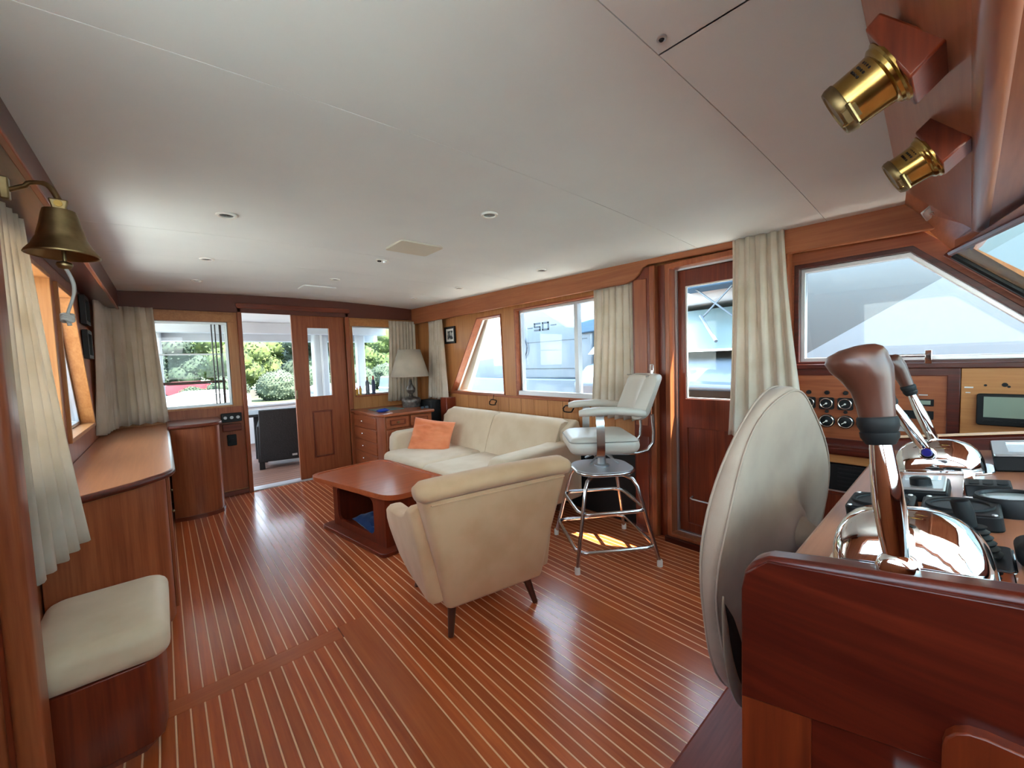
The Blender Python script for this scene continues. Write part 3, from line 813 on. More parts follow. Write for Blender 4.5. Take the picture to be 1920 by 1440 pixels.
# ------------------------------------------------------------------ ceiling fittings
def downlight(x, y, label, r=.042):
    z = ceil_z(x, y)
    t = thing('downlight', label, 'light', (x, y, z), group='recessed ceiling lights')
    part('trim_ring', MB().rings([[(a*math.cos(k*PI/12), a*math.sin(k*PI/12), h) for k in range(24)] for a, h in ((r, .004), (r, -.003), (r*.94, -.008), (r*.74, -.008), (r*.68, -.002))], caps=False), M_white, t, smooth=60)
    part('lens', MB().lathe([(r*.70, -.0015), (r*.66, -.003), (r*.3, -.0035), (.001, -.0045)], n=20, caps=False), M_lens, t, smooth=60)


for x, y, l in ((.271, 2.267, 'near left recessed ceiling light beyond the bell'), (.271, 3.306, 'middle recessed light of the left ceiling row'), (.265, 4.212, 'far recessed light of the left ceiling row'),
                (1.258, 1.562, 'nearest recessed light of the centre ceiling row'), (1.185, 3.644, 'far recessed light of the centre ceiling row'),
                (2.299, 2.228, 'nearest recessed light of the right ceiling row'), (2.232, 3.29, 'middle recessed light of the right ceiling row'), (2.205, 4.171, 'far recessed light of the right ceiling row, near the corner')):
    downlight(x, y, l)
t = thing('ceiling_sensor', 'small white twin-eye ceiling fitting behind the ceiling hatch', 'sensor', (1.224, 2.751, ceil_z(1.224, 2.751)))
part('base', MB().prism(rr(-.045, .045, -.022, .022, .02, 5), 'z', -.008, .004), M_white, t, bevel=.003)
for s in (-1, 1): part('eye', MB().lathe([(.013, -.014), (.016, -.006)], (s*.02, 0, 0), n=14), M_silverface if s > 0 else M_blackmatt, t)
for (x0, x1, y0, y1, l) in ((1.105, 1.39, 2.195, 2.435, 'square beige ceiling hatch in the middle of the saloon'), (1.04, 1.33, 4.05, 4.30, 'square ceiling hatch close to the aft doorway')):
    z = ceil_z((x0+x1)/2, y0)
    t = thing('ceiling_hatch', l, 'hatch', ((x0+x1)/2, (y0+y1)/2, z))
    part('cover', MB().prism(rr(x0, x1, y0, y1, .02, 4), 'z', z-.010, z+.003), M_hatch if y0 < 3 else M_headliner, t, world=True, bevel=.002)
t = thing('ceiling_snap', 'round dark snap fastener on the ceiling panel above the helm', 'fastener', (.873, .459, ceil_z(.873, .459)))
part('ring', MB().lathe([(.011, .002), (.011, -.003), (.008, -.004)], n=16), M_alu, t)
part('button', MB().lathe([(.006, -.004), (.004, -.007)], n=12), M_blackmatt, t)

# ------------------------------------------------------------------ ship's bell
t = thing('ships_bell', 'brass ship bell on a curved bracket at the upper left', 'bell', (-.171, 1.55, 1.45))
bc = Vector((-.171, 1.55, 0))
part('bell', MB().lathe([(.068, 1.612), (.066, 1.617), (.055, 1.632), (.047, 1.650), (.044, 1.655), (.043, 1.662), (.036, 1.69), (.032, 1.712), (.029, 1.724), (.014, 1.728), (.004, 1.728)], (bc.x, bc.y, 0), n=36, caps=False), M_oldbrass, t, world=True, solid=.004, smooth=40)
part('hanger', MB().prism([(-.018, 1.755), (.018, 1.755), (.012, 1.727), (-.012, 1.727)], 'y', -.006, .006).xf(Matrix.Translation(bc)), M_oldbrass, t, world=True, bevel=.003)
part('bolt', MB().lathe([(.008, -.011), (.008, .011)], (bc.x, bc.y, 1.742), (0, 1, 0), 12), M_brass, t, world=True)
arm = []
for i in range(17):
    u = i/16; arm.append((-.262+u*.091, 1.59-.04*u, 1.775+.012*math.sin(u*PI*1.1-.6)+(.006 if u > .4 else 0)-(.03*((u-.75)/.25)**2 if u > .75 else 0)))
part('bracket_arm', MB().tube(arm, [.0055]*12+[.0065]*5, 10), M_oldbrass, t, world=True, smooth=60)
part('mount_plate', MB().prism(rr(-.272, -.256, 1.745, 1.80, .004, 3), 'y', 1.578, 1.60), M_oldbrass, t, world=True, bevel=.003)
part('clapper', MB().tube([(bc.x, bc.y, 1.70), (bc.x+.001, bc.y, 1.592)], .004, 8).lathe([(.004, 1.598), (.014, 1.594), (.016, 1.588), (.012, 1.580), (.003, 1.577)], (bc.x, bc.y, 0), n=16), M_oldbrass, t, world=True, smooth=60)
lan = []
for i in range(15):
    u = i/14; lan.append((bc.x+.004*math.sin(u*5)+.010*math.sin(u*PI), bc.y, 1.583-.125*u))
part('lanyard', MB().tube(lan, [.0042]*8+[.0034]*7, 8), M_rope, t, world=True, smooth=80)
kn = MB()
for k in range(3): kn.tube([(lan[-1][0]+.010*math.cos(a*PI/6), bc.y+.010*math.sin(a*PI/6), 1.458-.006*k+.003*math.sin(a)) for a in range(12)], .0045, 6, closed=True)
kn.tube([(lan[-1][0], bc.y, 1.452), (lan[-1][0]+.003, bc.y, 1.432)], .0045, 8)
part('knot', kn, M_rope, t, world=True, smooth=80)


# ------------------------------------------------------------------ coffee table
t = thing('coffee_table', 'glossy cherry coffee table with rounded corners and open cubby base', 'table', (1.26, 3.09, 0))
cx, cy = 1.26, 3.09
def quad_round(pts, r, n=6):
    out = []; m = len(pts)
    for i in range(m):
        a, b, c = Vector(pts[i-1]), Vector(pts[i]), Vector(pts[(i+1) % m])
        p = b+(a-b).normalized()*r; q = b+(c-b).normalized()*r
        for k in range(n+1):
            u = k/n; out.append(tuple(p*(1-u)**2+b*2*u*(1-u)+q*u*u))
    return out


# world corners of the top measured from the photograph: near, left, back, right
tp = [(1.09, 2.50), (1.62, 2.56), (1.52, 3.64), (.84, 3.56)]
def inset(poly, d):
    c = Vector((sum(p[0] for p in poly)/len(poly), sum(p[1] for p in poly)/len(poly)))
    out = []; n = len(poly)
    for i in range(n):
        a, b, e_ = Vector(poly[i-1]), Vector(poly[i]), Vector(poly[(i+1) % n])
        n1 = Vector((-(b-a).y, (b-a).x)).normalized(); n2 = Vector((-(e_-b).y, (e_-b).x)).normalized()
        bi = (n1+n2).normalized(); out.append(tuple(b+bi*(d/bi.dot(n1))))
    return out


part('rim', MB().holed(quad_round(tp, .14), [quad_round(inset(tp, .028), .12)], 'z', .388, .425), M_table, t, world=True, bevel=.008, seg=3, smooth=50)
part('table_top', MB().prism(quad_round(inset(tp, .0285), .12), 'z', .392, .418), M_table, t, world=True)
bs = inset(tp, .10)
bo = [(1.10, 2.64), (1.58, 2.68), (1.46, 3.46), (.985, 3.38)]
part('plinth', MB().prism(quad_round(inset(bo, -.075), .05), 'z', 0, .03), M_tabledark, t, world=True, bevel=.006)
# box with openings on the left (port) face: face along bo[3]->bo[0]
def wallpanel(a, b, z0, z1, th, hole=None):
    a, b = Vector((*a, 0)), Vector((*b, 0)); L = (b-a).length; d = (b-a).normalized(); nrm = Vector((-d.y, d.x, 0))
    mb = MB()
    outer = [(0, z0), (L, z0), (L, z1), (0, z1)]
    if hole: mb.holed(outer, [rr(hole[0]*L, hole[1]*L, hole[2], hole[3], .05, 5)], 'y', 0, th)
    else: mb.prism(outer, 'y', 0, th)
    M4 = Matrix(((d.x, nrm.x, 0, a.x), (d.y, nrm.y, 0, a.y), (0, 0, 1, 0), (0, 0, 0, 1)))
    return mb.xf(M4)


for i in range(4):
    hole = (.10, .90, .09, .345) if i == 3 else None
    part('side_panel', wallpanel(bo[i], bo[(i+1) % 4], .03, .388, .02, (.09, .80, .085, .35) if i == 3 else None), M_tabledark, t, world=True)
solo('storage_cloth', cushion_grid(.30, .42, .05, 10, wr=.02).xf(Matrix.Translation((1.22, 3.02, .085))), M_navy, 'folded navy cloth inside the coffee table cubby', 'cloth')


# ------------------------------------------------------------------ armchair
t = thing('armchair', 'cream upholstered armchair seen from behind on dark splayed legs', 'armchair', (1.24, 1.81, 0), math.radians(-10.2))
def shell_rings(secs):
    """secs: (z, x half width, y back, y front, radius)"""
    return MB().rings([[(x, y, z) for x, y in rr(-w, w, yb, yf, r, 5)] for z, w, yb, yf, r in secs])


part('shell_back', shell_rings([(.165, .265, -.305, -.17, .03), (.18, .272, -.315, -.16, .04), (.35, .305, -.335, -.18, .04), (.52, .345, -.36, -.20, .04), (.66, .375, -.385, -.23, .04), (.715, .386, -.393, -.235, .04)]), M_chair, t, smooth=60)
# rolled top rail
rl = []
for i in range(25):
    u = i/24*2-1; x = .408*u; z = .748+.010*(1-u*u)
    k = 1 if abs(u) < .9 else max(.62, (1-((abs(u)-.9)/.11)**2)**.5)
    rl.append([(x, -.345+.082*k*math.cos(2*PI*j/16)*1.0, z+.047*k*math.sin(2*PI*j/16)) for j in range(16)])
part('top_roll', MB().rings(rl), M_chair, t, smooth=80)
part('roll_piping', MB().tube([(x/20*.375, -.398, .700) for x in range(-19, 20)], .004, 6), M_chair, t)
def arm_mb(s):
    # profile (y, z), swept in x with a flare
    prof = [(-.27, .185), (.06, .20), (.19, .235), (.28, .30), (.345, .365), (.36, .425), (.33, .485), (.26, .52), (.12, .535), (-.02, .56), (-.12, .60), (-.22, .66), (-.28, .66)]
    rs = []
    for w, k in ((0, .93), (.02, .99), (.045, 1.0), (.075, .99), (.095, .93)):
        r = []
        cy_, cz_ = .04, .36
        for y, z in prof:
            fl = .07*((z-.16)/.5)
            r.append((s*(.245+w+fl), cy_+(y-cy_)*k, cz_+(z-cz_)*k))
        rs.append(r)
    return MB().rings(rs)


for s in (-1, 1): part('arm', arm_mb(s), M_chair, t, smooth=70, bevel=.01)
part('seat_base', rbox(-.25, .25, -.2, .30, .155, .30, .03), M_chair, t, smooth=60)
part('seat_cushion', rbox(-.285, .285, -.22, .41, .29, .43, .05, puff=.02), M_chair, t, smooth=60)
part('back_cushion', MB().rings([[(x, y, z) for x, y in rr(-w, w, yb, yf, .03, 4)] for z, w, yb, yf in ((.42, .27, -.22, -.10), (.55, .29, -.25, -.12), (.68, .30, -.27, -.16), (.73, .29, -.29, -.2))]), M_chair, t, smooth=60)
for sx, sy in ((-1, -1), (1, -1), (-1, 1), (1, 1)):
    part('leg', MB().tube([(sx*.205, sy*.205, .175), (sx*.243, sy*.262, 0)], [.025, .0135], 12), M_legwood, t, smooth=60)

# ------------------------------------------------------------------ sofa
t = thing('sofa', 'two-seat cream sofa against the right-hand windows', 'sofa', (2.2, 3.15, 0))
part('base', rbox(1.72, 2.62, 2.24, 4.0, .12, .30, .04), M_seat, t, world=True, smooth=60)
for i, (y0, y1) in enumerate(((2.33, 3.14), (3.145, 3.93))):
    part('seat_cushion', rbox(1.64, 2.42, y0, y1, .27, .425, .055, puff=.018), M_seat, t, world=True, smooth=60)
def sofa_back(y0, y1):
    rs = []
    n = 12
    for i in range(n+1):
        u = i/n; y = y0+(y1-y0)*u
        e_ = min(u, 1-u)*(y1-y0); k = 1 if e_ > .06 else (1-((.06-e_)/.06)**2)**.5*.09+.91
        pr = [(2.30, .36), (2.34, .50), (2.40, .66), (2.44, .745), (2.47, .785), (2.52, .80), (2.57, .79), (2.60, .755), (2.61, .6), (2.60, .36)]
        cx_, cz_ = 2.47, .55
        rs.append([(cx_+(a-cx_)*k, y, cz_+(b-cz_)*k) for a, b in pr])
    return MB().rings(rs)


part('back_cushion', sofa_back(2.22, 3.10), M_seat, t, world=True, smooth=70, bevel=.004)
part('back_cushion', sofa_back(3.105, 3.97), M_seat, t, world=True, smooth=70, bevel=.004)
part('back_frame', MB().prism([(2.45, .12), (2.655, .12), (2.655, .72), (2.64, .77), (2.60, .79), (2.45, .70)], 'y', 2.16, 4.05), M_seat, t, world=True, smooth=60, bevel=.02, seg=3)
def sofa_arm(y0, y1, xf, ztop, zback):
    pr = [(2.60, .12), (xf+.06, .12), (xf+.02, .25), (xf-.01, .42), (xf, ztop-.06), (xf+.03, ztop-.015), (xf+.08, ztop), (2.3, ztop+.01), (2.52, zback), (2.60, zback)]
    rs = []
    for u, k in ((0, .93), (.15, .985), (.35, 1), (.65, 1), (.85, .985), (1, .93)):
        y = y0+(y1-y0)*u; rs.append([(2.15+(a-2.15)*(k if a < 2.2 else 1), y, .36+(b-.36)*k) for a, b in pr])
    return MB().rings(rs)


part('arm', sofa_arm(3.93, 4.08, 1.78, .595, .62), M_seat, t, world=True, smooth=70, bevel=.012)
part('arm', sofa_arm(2.15, 2.33, 1.74, .60, .63), M_seat, t, world=True, smooth=70, bevel=.012)
for x, y in ((1.82, 2.3), (1.82, 3.98), (2.5, 2.3), (2.5, 3.98)): part('leg', MB().tube([(x, y, .13), (x, y, 0)], [.02, .013], 10), M_legwood, t, world=True)
for y in (3.36, 2.30):
    solo('cable_coil', MB().tube([(2.655+.012*math.sin(a), y+.06*math.cos(a*PI/10), .865+.03*math.sin(a*PI/10)) for a in range(20)], .006, 6, closed=True).tube([(2.66, y, .89), (2.672, y, .945)], .004, 6), M_black,
         'black cable coil hanging on the wall behind the %s end of the sofa' % ('far' if y > 3 else 'near'), 'cable')
# orange pillow
pm = Matrix.Translation((2.08, 3.69, .545)) @ Matrix.Rotation(math.radians(-50), 4, 'Z') @ Matrix.Rotation(math.radians(66), 4, 'X') @ Matrix.Rotation(math.radians(-8), 4, 'Z')
pl_ = cushion_grid(.46, .36, .06, 26, wr=.020, seed=2).xf(pm)
t = thing('throw_pillow', 'crumpled orange throw pillow on the far seat of the sofa', 'pillow', (2.0, 3.77, .43))
o = part('cover', pl_, M_orange, t, world=True, smooth=180); weld(o)


# ------------------------------------------------------------------ bar stool
sx0, sy0 = 2.19, 1.615
t = thing('helm_stool', 'white vinyl swivel stool on a chrome tube base with two foot rings', 'stool', (sx0, sy0, 0), math.radians(-34.7))
for i, (a, b) in enumerate(((-1, -1), (1, -1), (1, 1), (-1, 1))):
    F = Vector((a*.262, b*.283, 0)); K = Vector((a*.145, b*.145, .555))
    pts = [Vector((a*.06, b*.06, .538)), Vector((a*.115, b*.12, .536)), Vector((a*.150, b*.157, .52)), Vector((a*.170, b*.180, .48))]
    for k in range(1, 7): pts.append(Vector((a*.170, b*.180, .48)).lerp(Vector((a*.262, b*.283, .02)), k/6))
    l_ = part('leg', MB().tube(pts, .0125, 12), M_tube, t, smooth=60)
    part('foot_cap', MB().lathe([(.017, 0), (.017, .035), (.014, .042)], (a*.262, b*.283, 0), n=14), M_white, l_)
for z, w, d in ((.115, .250, .27), (.335, .215, .228)):
    pts = [(x, y, z) for x, y in rr(-w, w, -d, d, .07, 6)]
    part('foot_ring', MB().tube(pts, .0125, 12, closed=True), M_tube, t, smooth=60)
part('platform', MB().prism(rr(-.19, .19, -.18, .18, .13, 8), 'z', .548, .578), M_laminate, t, bevel=.003, smooth=50)
part('platform_edge', MB().tube([(x, y, .563) for x, y in rr(-.191, .191, -.181, .181, .13, 8)], .010, 8, closed=True), M_tube, t, smooth=60)
part('post', MB().lathe([(.05, .578), (.05, .586), (.028, .592), (.026, .70)], n=20), M_alu, t, smooth=50)
seat_rot = math.atan2(.66, -.75)-PI/2   # local +y = facing direction
loc_rot = seat_rot - math.radians(-34.7)
RS = Matrix.Translation((.0, .0, 0)) @ Matrix.Rotation(loc_rot, 4, 'Z')
def stp(name, mb, m, **k): return part(name, mb.xf(RS), m, t, **k)
sp = MB()
for a in range(4):
    an = PI/4+a*PI/2; sp.tube([(0, 0, .665), (.05*math.cos(an), .05*math.sin(an), .655), (.13*math.cos(an), .13*math.sin(an), .612)], .007, 8)
stp('spider', sp, M_alu)
stp('seat', rbox(-.222, .222, -.205, .24, .690, .805, .055, puff=.018, n=7), M_vinyl, smooth=60)
stp('seat_piping', MB().tube([(x, y, .778) for x, y in rr(-.219, .219, -.202, .237, .055, 6)], .003, 6, closed=True), M_piping)
# curved back
bk = []
nb = 12
for i in range(nb+1):
    u = i/nb*2-1; an = u*.75; R_ = .30
    x = R_*math.sin(an); y = -.255-(-1)*(R_*(1-math.cos(an)))-.0
    nx_, ny_ = -math.sin(an), math.cos(an)
    ring = []
    for (dz, dn) in rr(-.14, .14, -.045, .045, .035, 4):
        k = 1 if abs(u) < .9 else .93
        lean = -.10*((dz+.135)/.27)
        ring.append((x+nx_*dn*k, y+ny_*dn*k+lean, 1.045+dz*k))
    bk.append(ring)
stp('backrest', MB().rings(bk), M_vinyl, smooth=70)
stp('backrest_piping', MB().tube([(p[0][0]*1.0, p[0][1], p[0][2]) for p in [[(.30*math.sin(u/10*.74), -.255+.30*(1-math.cos(u/10*.74))+.036-.10, 1.175)] for u in range(-10, 11)]], .003, 6), M_piping)
for s in (-1, 1):
    stp('back_tube', MB().tube([(s*.13, .02, .69), (s*.13, -.20, .685), (s*.13, -.27, .70), (s*.13, -.305, .75), (s*.13, -.31, .82), (s*.13, -.30, .93)], .011, 10), M_tube, smooth=60)
    pth = [(.222, .95), (.236, .915), (.244, .86), (.247, .79), (.244, .735), (.232, .700), (.205, .684), (.12, .682)]
    stp('arm_support', MB().rings([[(s*(x_+dx*nx_), .055+dy, z_+dx*nz_) for dx, dy in ((-.004, -.025), (.004, -.025), (.004, .025), (-.004, .025))] for x_, z_, nx_, nz_ in [(p[0], p[1], 1 if k < 5 else .6, 0 if k < 4 else -.8) for k, p in enumerate(pth)]]), M_tube, smooth=60)
    ap = []
    for i in range(11):
        u = i/10; y = -.22+.40*u; k = 1 if .08 < u < .92 else .72
        ap.append([(s*.235+.036*k*math.cos(2*PI*j/12), y, .968+.014*u-.016*(2*u-1)**2+.026*k*math.sin(2*PI*j/12)) for j in range(12)])
    stp('armrest', MB().rings(ap), M_vinyl, smooth=80)

# ------------------------------------------------------------------ helm console
t = thing('helm_console', 'varnished mahogany helm console with a raised rounded end panel', 'console', (1.1, -.1, 0))
ep = [(-.60, .075), (.215, .075), (.215, .955), (.211, .980), (.20, 1.0), (.18, 1.012), (.12, 1.024), (-.041, 1.052), (-.60, 1.135)]
part('end_panel', MB().prism(ep, 'x', .623, .66), M_dark_y, t, world=True, bevel=.008, seg=3, smooth=40, bang=30)
part('end_rail', MB().prism([(.213, .79), (.213, .955), (.208, .98), (.18, 1.008), (-.60, 1.125), (-.60, .93), (-.1, .865)], 'x', .6195, .625), M_dark_y, t, world=True, bevel=.002)
part('end_stile', MB().prism([(.213, .08), (.213, .885), (.128, .855), (.128, .08)], 'x', .621, .626), M_endz, t, world=True, bevel=.0015)
lk = part('locker_frame', MB().holed(rr(-.30, .010, .55, .90, .03, 4), [rr(-.27, -.022, .575, .875, .02, 4)], 'x', .605, .623), M_endz, t, world=True, bevel=.005)
part('locker_door', B(.612, .62, -.27, -.022, .575, .875), M_burl, lk, world=True)
part('hinge', B(.6, .622, .024, .05, .775, .80), M_alu, t, world=True, bevel=.002)
part('front_panel', B(.66, 1.66, .13, .16, .075, .975), M_dark_z, t, world=True, bevel=.004)
part('dash_top', MB().rings([[(x, .172, .97), (x, -.62, 1.089), (x, -.62, 1.103), (x, .17, .9845), (x, .176, .978)] for x in (.66, 1.66)]), wood('dash_veneer', lin('#995c42'), lin('#b67a5c'), 'x', .2, .8, coat_rough=.05, bump=False), t, world=True)
part('starboard_end', MB().prism([(-.60, .075), (.19, .075), (.19, .955), (.17, 1.02), (-.60, 1.15)], 'x', 1.66, 1.70), M_dark_y, t, world=True, bevel=.008, seg=3)
part('rim_strip', MB().prism([(.17, 1.0215), (.17, 1.0235), (-.60, 1.1535), (-.60, 1.1515)], 'x', 1.662, 1.698), M_holly, t, world=True)
part('screw', MB().lathe([(.006, 0), (.004, .003)], (.70, .155, .987), n=12), M_alu, t, world=True)

TILT = math.radians(-8.53)


def dash(name, label, cat, x, y, group=None):
    return thing(name, label, cat, (x, y, 1.01-.15*y), group=group, rot=(TILT, 0, 0))


def control(x, y, w, L, H, label):
    t = dash('engine_control', label, 'control', x, y, 'chrome engine controls on the dash')
    rs = []
    n = 16
    for i in range(9):
        u = i/8*2-1; k = (1-abs(u)**3.2)**.5 if abs(u) < 1 else 0
        k = max(k, .30)
        xx = u*w/2
        ring = []
        for j in range(n+1):
            a = PI*j/n; c, s_ = math.cos(a), math.sin(a)
            yy = L*k**.25*abs(c)**.75*(1 if c > 0 else -1); zz = H*k*s_**.7
            ring.append((xx, yy, zz))
        rs.append(ring)
    part('housing', MB().rings(rs), M_chrome, t, smooth=60)
    part('base_flange', MB().prism(rr(-w/2-.012, w/2+.012, -L-.012, L+.012, .03, 5), 'z', 0, .004), M_chrome, t, bevel=.0015)
    return t


def lever(t, x, ang, lean, L, s, knob_h, base=(0, .03)):
    """stainless lever with black collar and varnished knob, in the control's frame"""
    R4 = Matrix.Translation((x, base[0], base[1])) @ Matrix.Rotation(-ang, 4, 'X') @ Matrix.Rotation(lean, 4, 'Y')
    part('pivot', MB().lathe([(.016*s, -.010), (.018*s, -.004), (.018*s, .008), (.013*s, .014)], (0, 0, 0), (-1, 0, 0), 20).xf(Matrix.Translation((x, base[0], base[1]))), M_chrome, t, smooth=50)
    rs = []
    for i in range(9):
        u = i/8; w = (.0095+.0045*math.sin(PI*min(1, u*.95+.05))**1.2)*s; th = (.0085+.0045*math.sin(PI*u))*s
        rs.append([(th*math.cos(2*PI*k/12), w*math.sin(2*PI*k/12), u*L) for k in range(12)])
    part('lever_arm', MB().rings(rs).xf(R4), M_chrome, t, smooth=60)
    part('collar', MB().lathe([(.0125*s, L-.002), (.0165*s, L+.006*s), (.0168*s, L+.011*s), (.0155*s, L+.012*s), (.0178*s, L+.018*s), (.0178*s, L+.026*s), (.0165*s, L+.028*s)], n=20).xf(R4), M_rubber, t, smooth=50)
    z0 = L+.028*s
    prof = [(.0, .0155, .0), (.15, .0165, .0), (.35, .0185, .001), (.52, .023, .004), (.66, .0275, .008), (.78, .0285, .011), (.88, .026, .010), (.95, .019, .006), (.99, .009, .002), (1.0, .001, .0)]
    rs = []
    for u, r_, off in prof:
        rs.append([(r_*.82*s*math.cos(2*PI*k/18), (off+r_*math.sin(2*PI*k/18))*s, z0+u*knob_h) for k in range(18)])
    part('knob', MB().rings(rs).xf(R4), M_knobwood, t, smooth=70)


c1 = control(.72, .043, .12, .076, .087, 'large chrome engine control nearest the camera, with a single brown-knobbed lever')
lever(c1, -.075, math.radians(-1.5), math.radians(3), .150, 1.12, .090, base=(.002, .034))
c2 = control(1.40, .04, .10, .075, .072, 'far chrome engine control with two brown-knobbed levers')
lever(c2, -.040, math.radians(20), math.radians(-4), .130, .85, .085, base=(.012, .045))
lever(c2, .045, math.radians(11), math.radians(-4), .140, .85, .085, base=(.0, .045))
part('emblem', MB().lathe([(.010, 0), (.008, .004)], (-.062, .012, .05), (-1, 0, 0), 16), M_purple, c2)


def square_gauge(x, y, w, d, h, label, r=.036, name='compass_repeater'):
    t = dash(name, label, 'instrument', x, y, 'instruments on the dash')
    part('case', MB().prism(rr(-w/2, w/2, -d/2, d/2, .012, 4), 'z', 0, h), M_black, t, bevel=.003)
    part('bezel', MB().lathe([(r+.004, h-.001), (r+.003, h+.003), (r-.002, h+.002), (r-.004, h-.002)], n=28, caps=False), M_rubber, t, smooth=50)
    part('dial', MB().lathe([(r-.002, h-.001), (.001, h)], n=28), M_silverface, t)
    for a in (-1, 1):
        for b in (-1, 1): part('screw', MB().lathe([(.004, h-.001), (.003, h+.0015)], (a*(w/2-.008), b*(d/2-.008), 0), n=8), M_alu, t)
    return t


square_gauge(.985, .098, .11, .090, .025, 'square black dial instrument partly behind the near lever')
square_gauge(.985, .001, .11, .090, .025, 'square black dial instrument behind the rubber joystick')
t = dash('round_gauge', 'round black-rimmed gauge right of the square dials', 'instrument', 1.055, -.056, 'instruments on the dash')
part('case', MB().lathe([(.042, 0), (.043, .024), (.040, .030), (.036, .030), (.034, .026)], n=32, caps=False), M_black, t, smooth=50)
part('dial', MB().lathe([(.037, .024), (.001, .025)], n=28), M_silverface, t)
t = dash('button_pad', 'small rectangular black keypad behind the round gauge', 'instrument', 1.20, -.03)
part('case', B(-.03, .03, -.032, .028, 0, .016), M_black, t, bevel=.002)
for i in range(3): part('key', MB().prism(rr(-.018, .018, -.028+i*.018, -.014+i*.018, .004, 2), 'z', .014, .0175), M_rubber, t)
t = dash('autopilot_unit', 'silver control unit with black rotary knob between the engine controls', 'instrument', 1.14, .052)
part('base', B(-.06, .06, -.036, .036, 0, .022), M_black, t, bevel=.003)
part('faceplate', B(-.057, .057, -.033, .033, .021, .027), M_alu, t, bevel=.003)
part('display', B(.012, .05, -.026, .026, .0265, .0285), M_silverface, t)
part('rotary_knob', MB().lathe([(.016, .027), (.015, .040), (.012, .042)], (-.028, .0, 0), n=24), M_black, t, smooth=40)
t = dash('dash_strip', 'flat polished metal strip along the dash', 'plate', 1.24, -.008)
part('strip', B(-.11, .11, -.009, .009, 0, .004), M_chrome, t, bevel=.001)
t = dash('radar_box', 'black box with silver framed screen at the far right of the dash', 'instrument', 1.48, -.095)
part('case', B(-.10, .10, -.09, .05, 0, .034), M_black, t, bevel=.004)
part('frame', MB().holed(rr(-.098, .098, -.088, .048, .006, 2), [rr(-.07, .07, -.06, .025, .003, 2)], 'z', .033, .039), M_alu, t, bevel=.001)
part('screen', B(-.07, .07, -.06, .025, .030, .035), M_silverface, t)
t = dash('joystick', 'black rubber-booted joystick on a chrome edged plate', 'joystick', .812, -.017)
part('plate', MB().prism(rr(-.045, .045, -.028, .028, .006, 3), 'z', 0, .006), M_black, t, bevel=.001)
part('plate_edge', MB().tube([(x, y, .003) for x, y in rr(-.046, .046, -.029, .029, .006, 3)], .0012, 6, closed=True), M_chrome, t)
bo_ = []
for i in range(12):
    u = i/11; r = .019*(1-u)+.008*u+(.0035 if i % 2 else 0); bo_.append((r, .006+.038*u))
part('boot', MB().lathe(bo_, n=20), M_rubber, t, smooth=30)
part('stick', MB().lathe([(.008, .040), (.009, .050), (.0105, .062), (.0095, .078), (.007, .080)], n=16).xf(Matrix.Rotation(-.12, 4, 'X')), M_rubber, t, smooth=40)
t = dash('rubber_cover', 'lumpy black rubber cap at the right edge of the dash', 'cap', .81, -.075)
part('cap', rbox(-.03, .03, -.028, .028, 0, .035, .014), M_rubber, t, smooth=60)
t = dash('grey_module', 'grey metal module on the dash beside the near engine control', 'instrument', .70, -.085)
part('case', B(-.035, .035, -.04, .022, 0, .014), M_alu, t, bevel=.002)

# ------------------------------------------------------------------ covered steering wheel
t = thing('steering_wheel', 'large ship steering wheel under a cream canvas cover on the helm console', 'wheel', (1.43, .40, .76), rot=(math.radians(3), 0, math.radians(-5)))
Rw = .43
n = 64
def wheel_ring(r, y, sag=0, k=0):
    out = []
    for i in range(n):
        a = 2*PI*i/n; x = r*math.cos(a); z = r*math.sin(a)
        x *= .95-.13*max(0, z/Rw)**1.5
        if z < -.15: z -= sag*(abs(z)-.15)*(.55-.45*(x/Rw))*1.4
        y2 = y + .007*math.sin(5*a+k)*(r/Rw)*(1 if y < 0 else .3)
        out.append((x, y2, z))
    return out


secs = [(.05, .022), (.25, .022), (.38, .022), (.415, .020), (.43, .014), (.435, .002), (.435, -.012), (.430, -.022), (.418, -.029), (.33, -.027), (.24, -.024), (.15, -.032), (.09, -.052), (.062, -.075), (.05, -.078)]
part('canvas_cover', MB().rings([wheel_ring(r, y, .38, k*.4) for k, (r, y) in enumerate(secs)]), M_cover, t, smooth=80)
part('rim_seam', MB().tube([Vector(p) for p in wheel_ring(.4325, .012, .38)], .0035, 6, closed=True), M_cover, t, smooth=80)
part('rim_seam', MB().tube([Vector(p) for p in wheel_ring(.424, -.029, .38, 3)], .003, 6, closed=True), M_cover, t, smooth=80)
# dark patch for the shade in the cover's low left slit, with the lining showing on its outer side
def wpt(r, a, y):
    x = r*math.cos(a)*.95; z = r*math.sin(a)
    if z < -.15: z -= .38*(abs(z)-.15)*(.55-.45*(x/Rw))*1.4
    return (x, y, z)


def lens(a0, a1, rc0, rc1, y, n_=20, pw=.8):
    """blade shape between two arcs that meet at both ends"""
    A = []; Bp = []
    for i in range(n_+1):
        u = i/n_; a = math.radians(a0+(a1-a0)*u); k = math.sin(PI*u)**pw
        A.append(wpt(.437+rc1*k, a, y)); Bp.append(wpt(.437-rc0*k, a, y))
    return MB().add(A+Bp, [(i, i+1, n_+2+i, n_+1+i) for i in range(n_)])


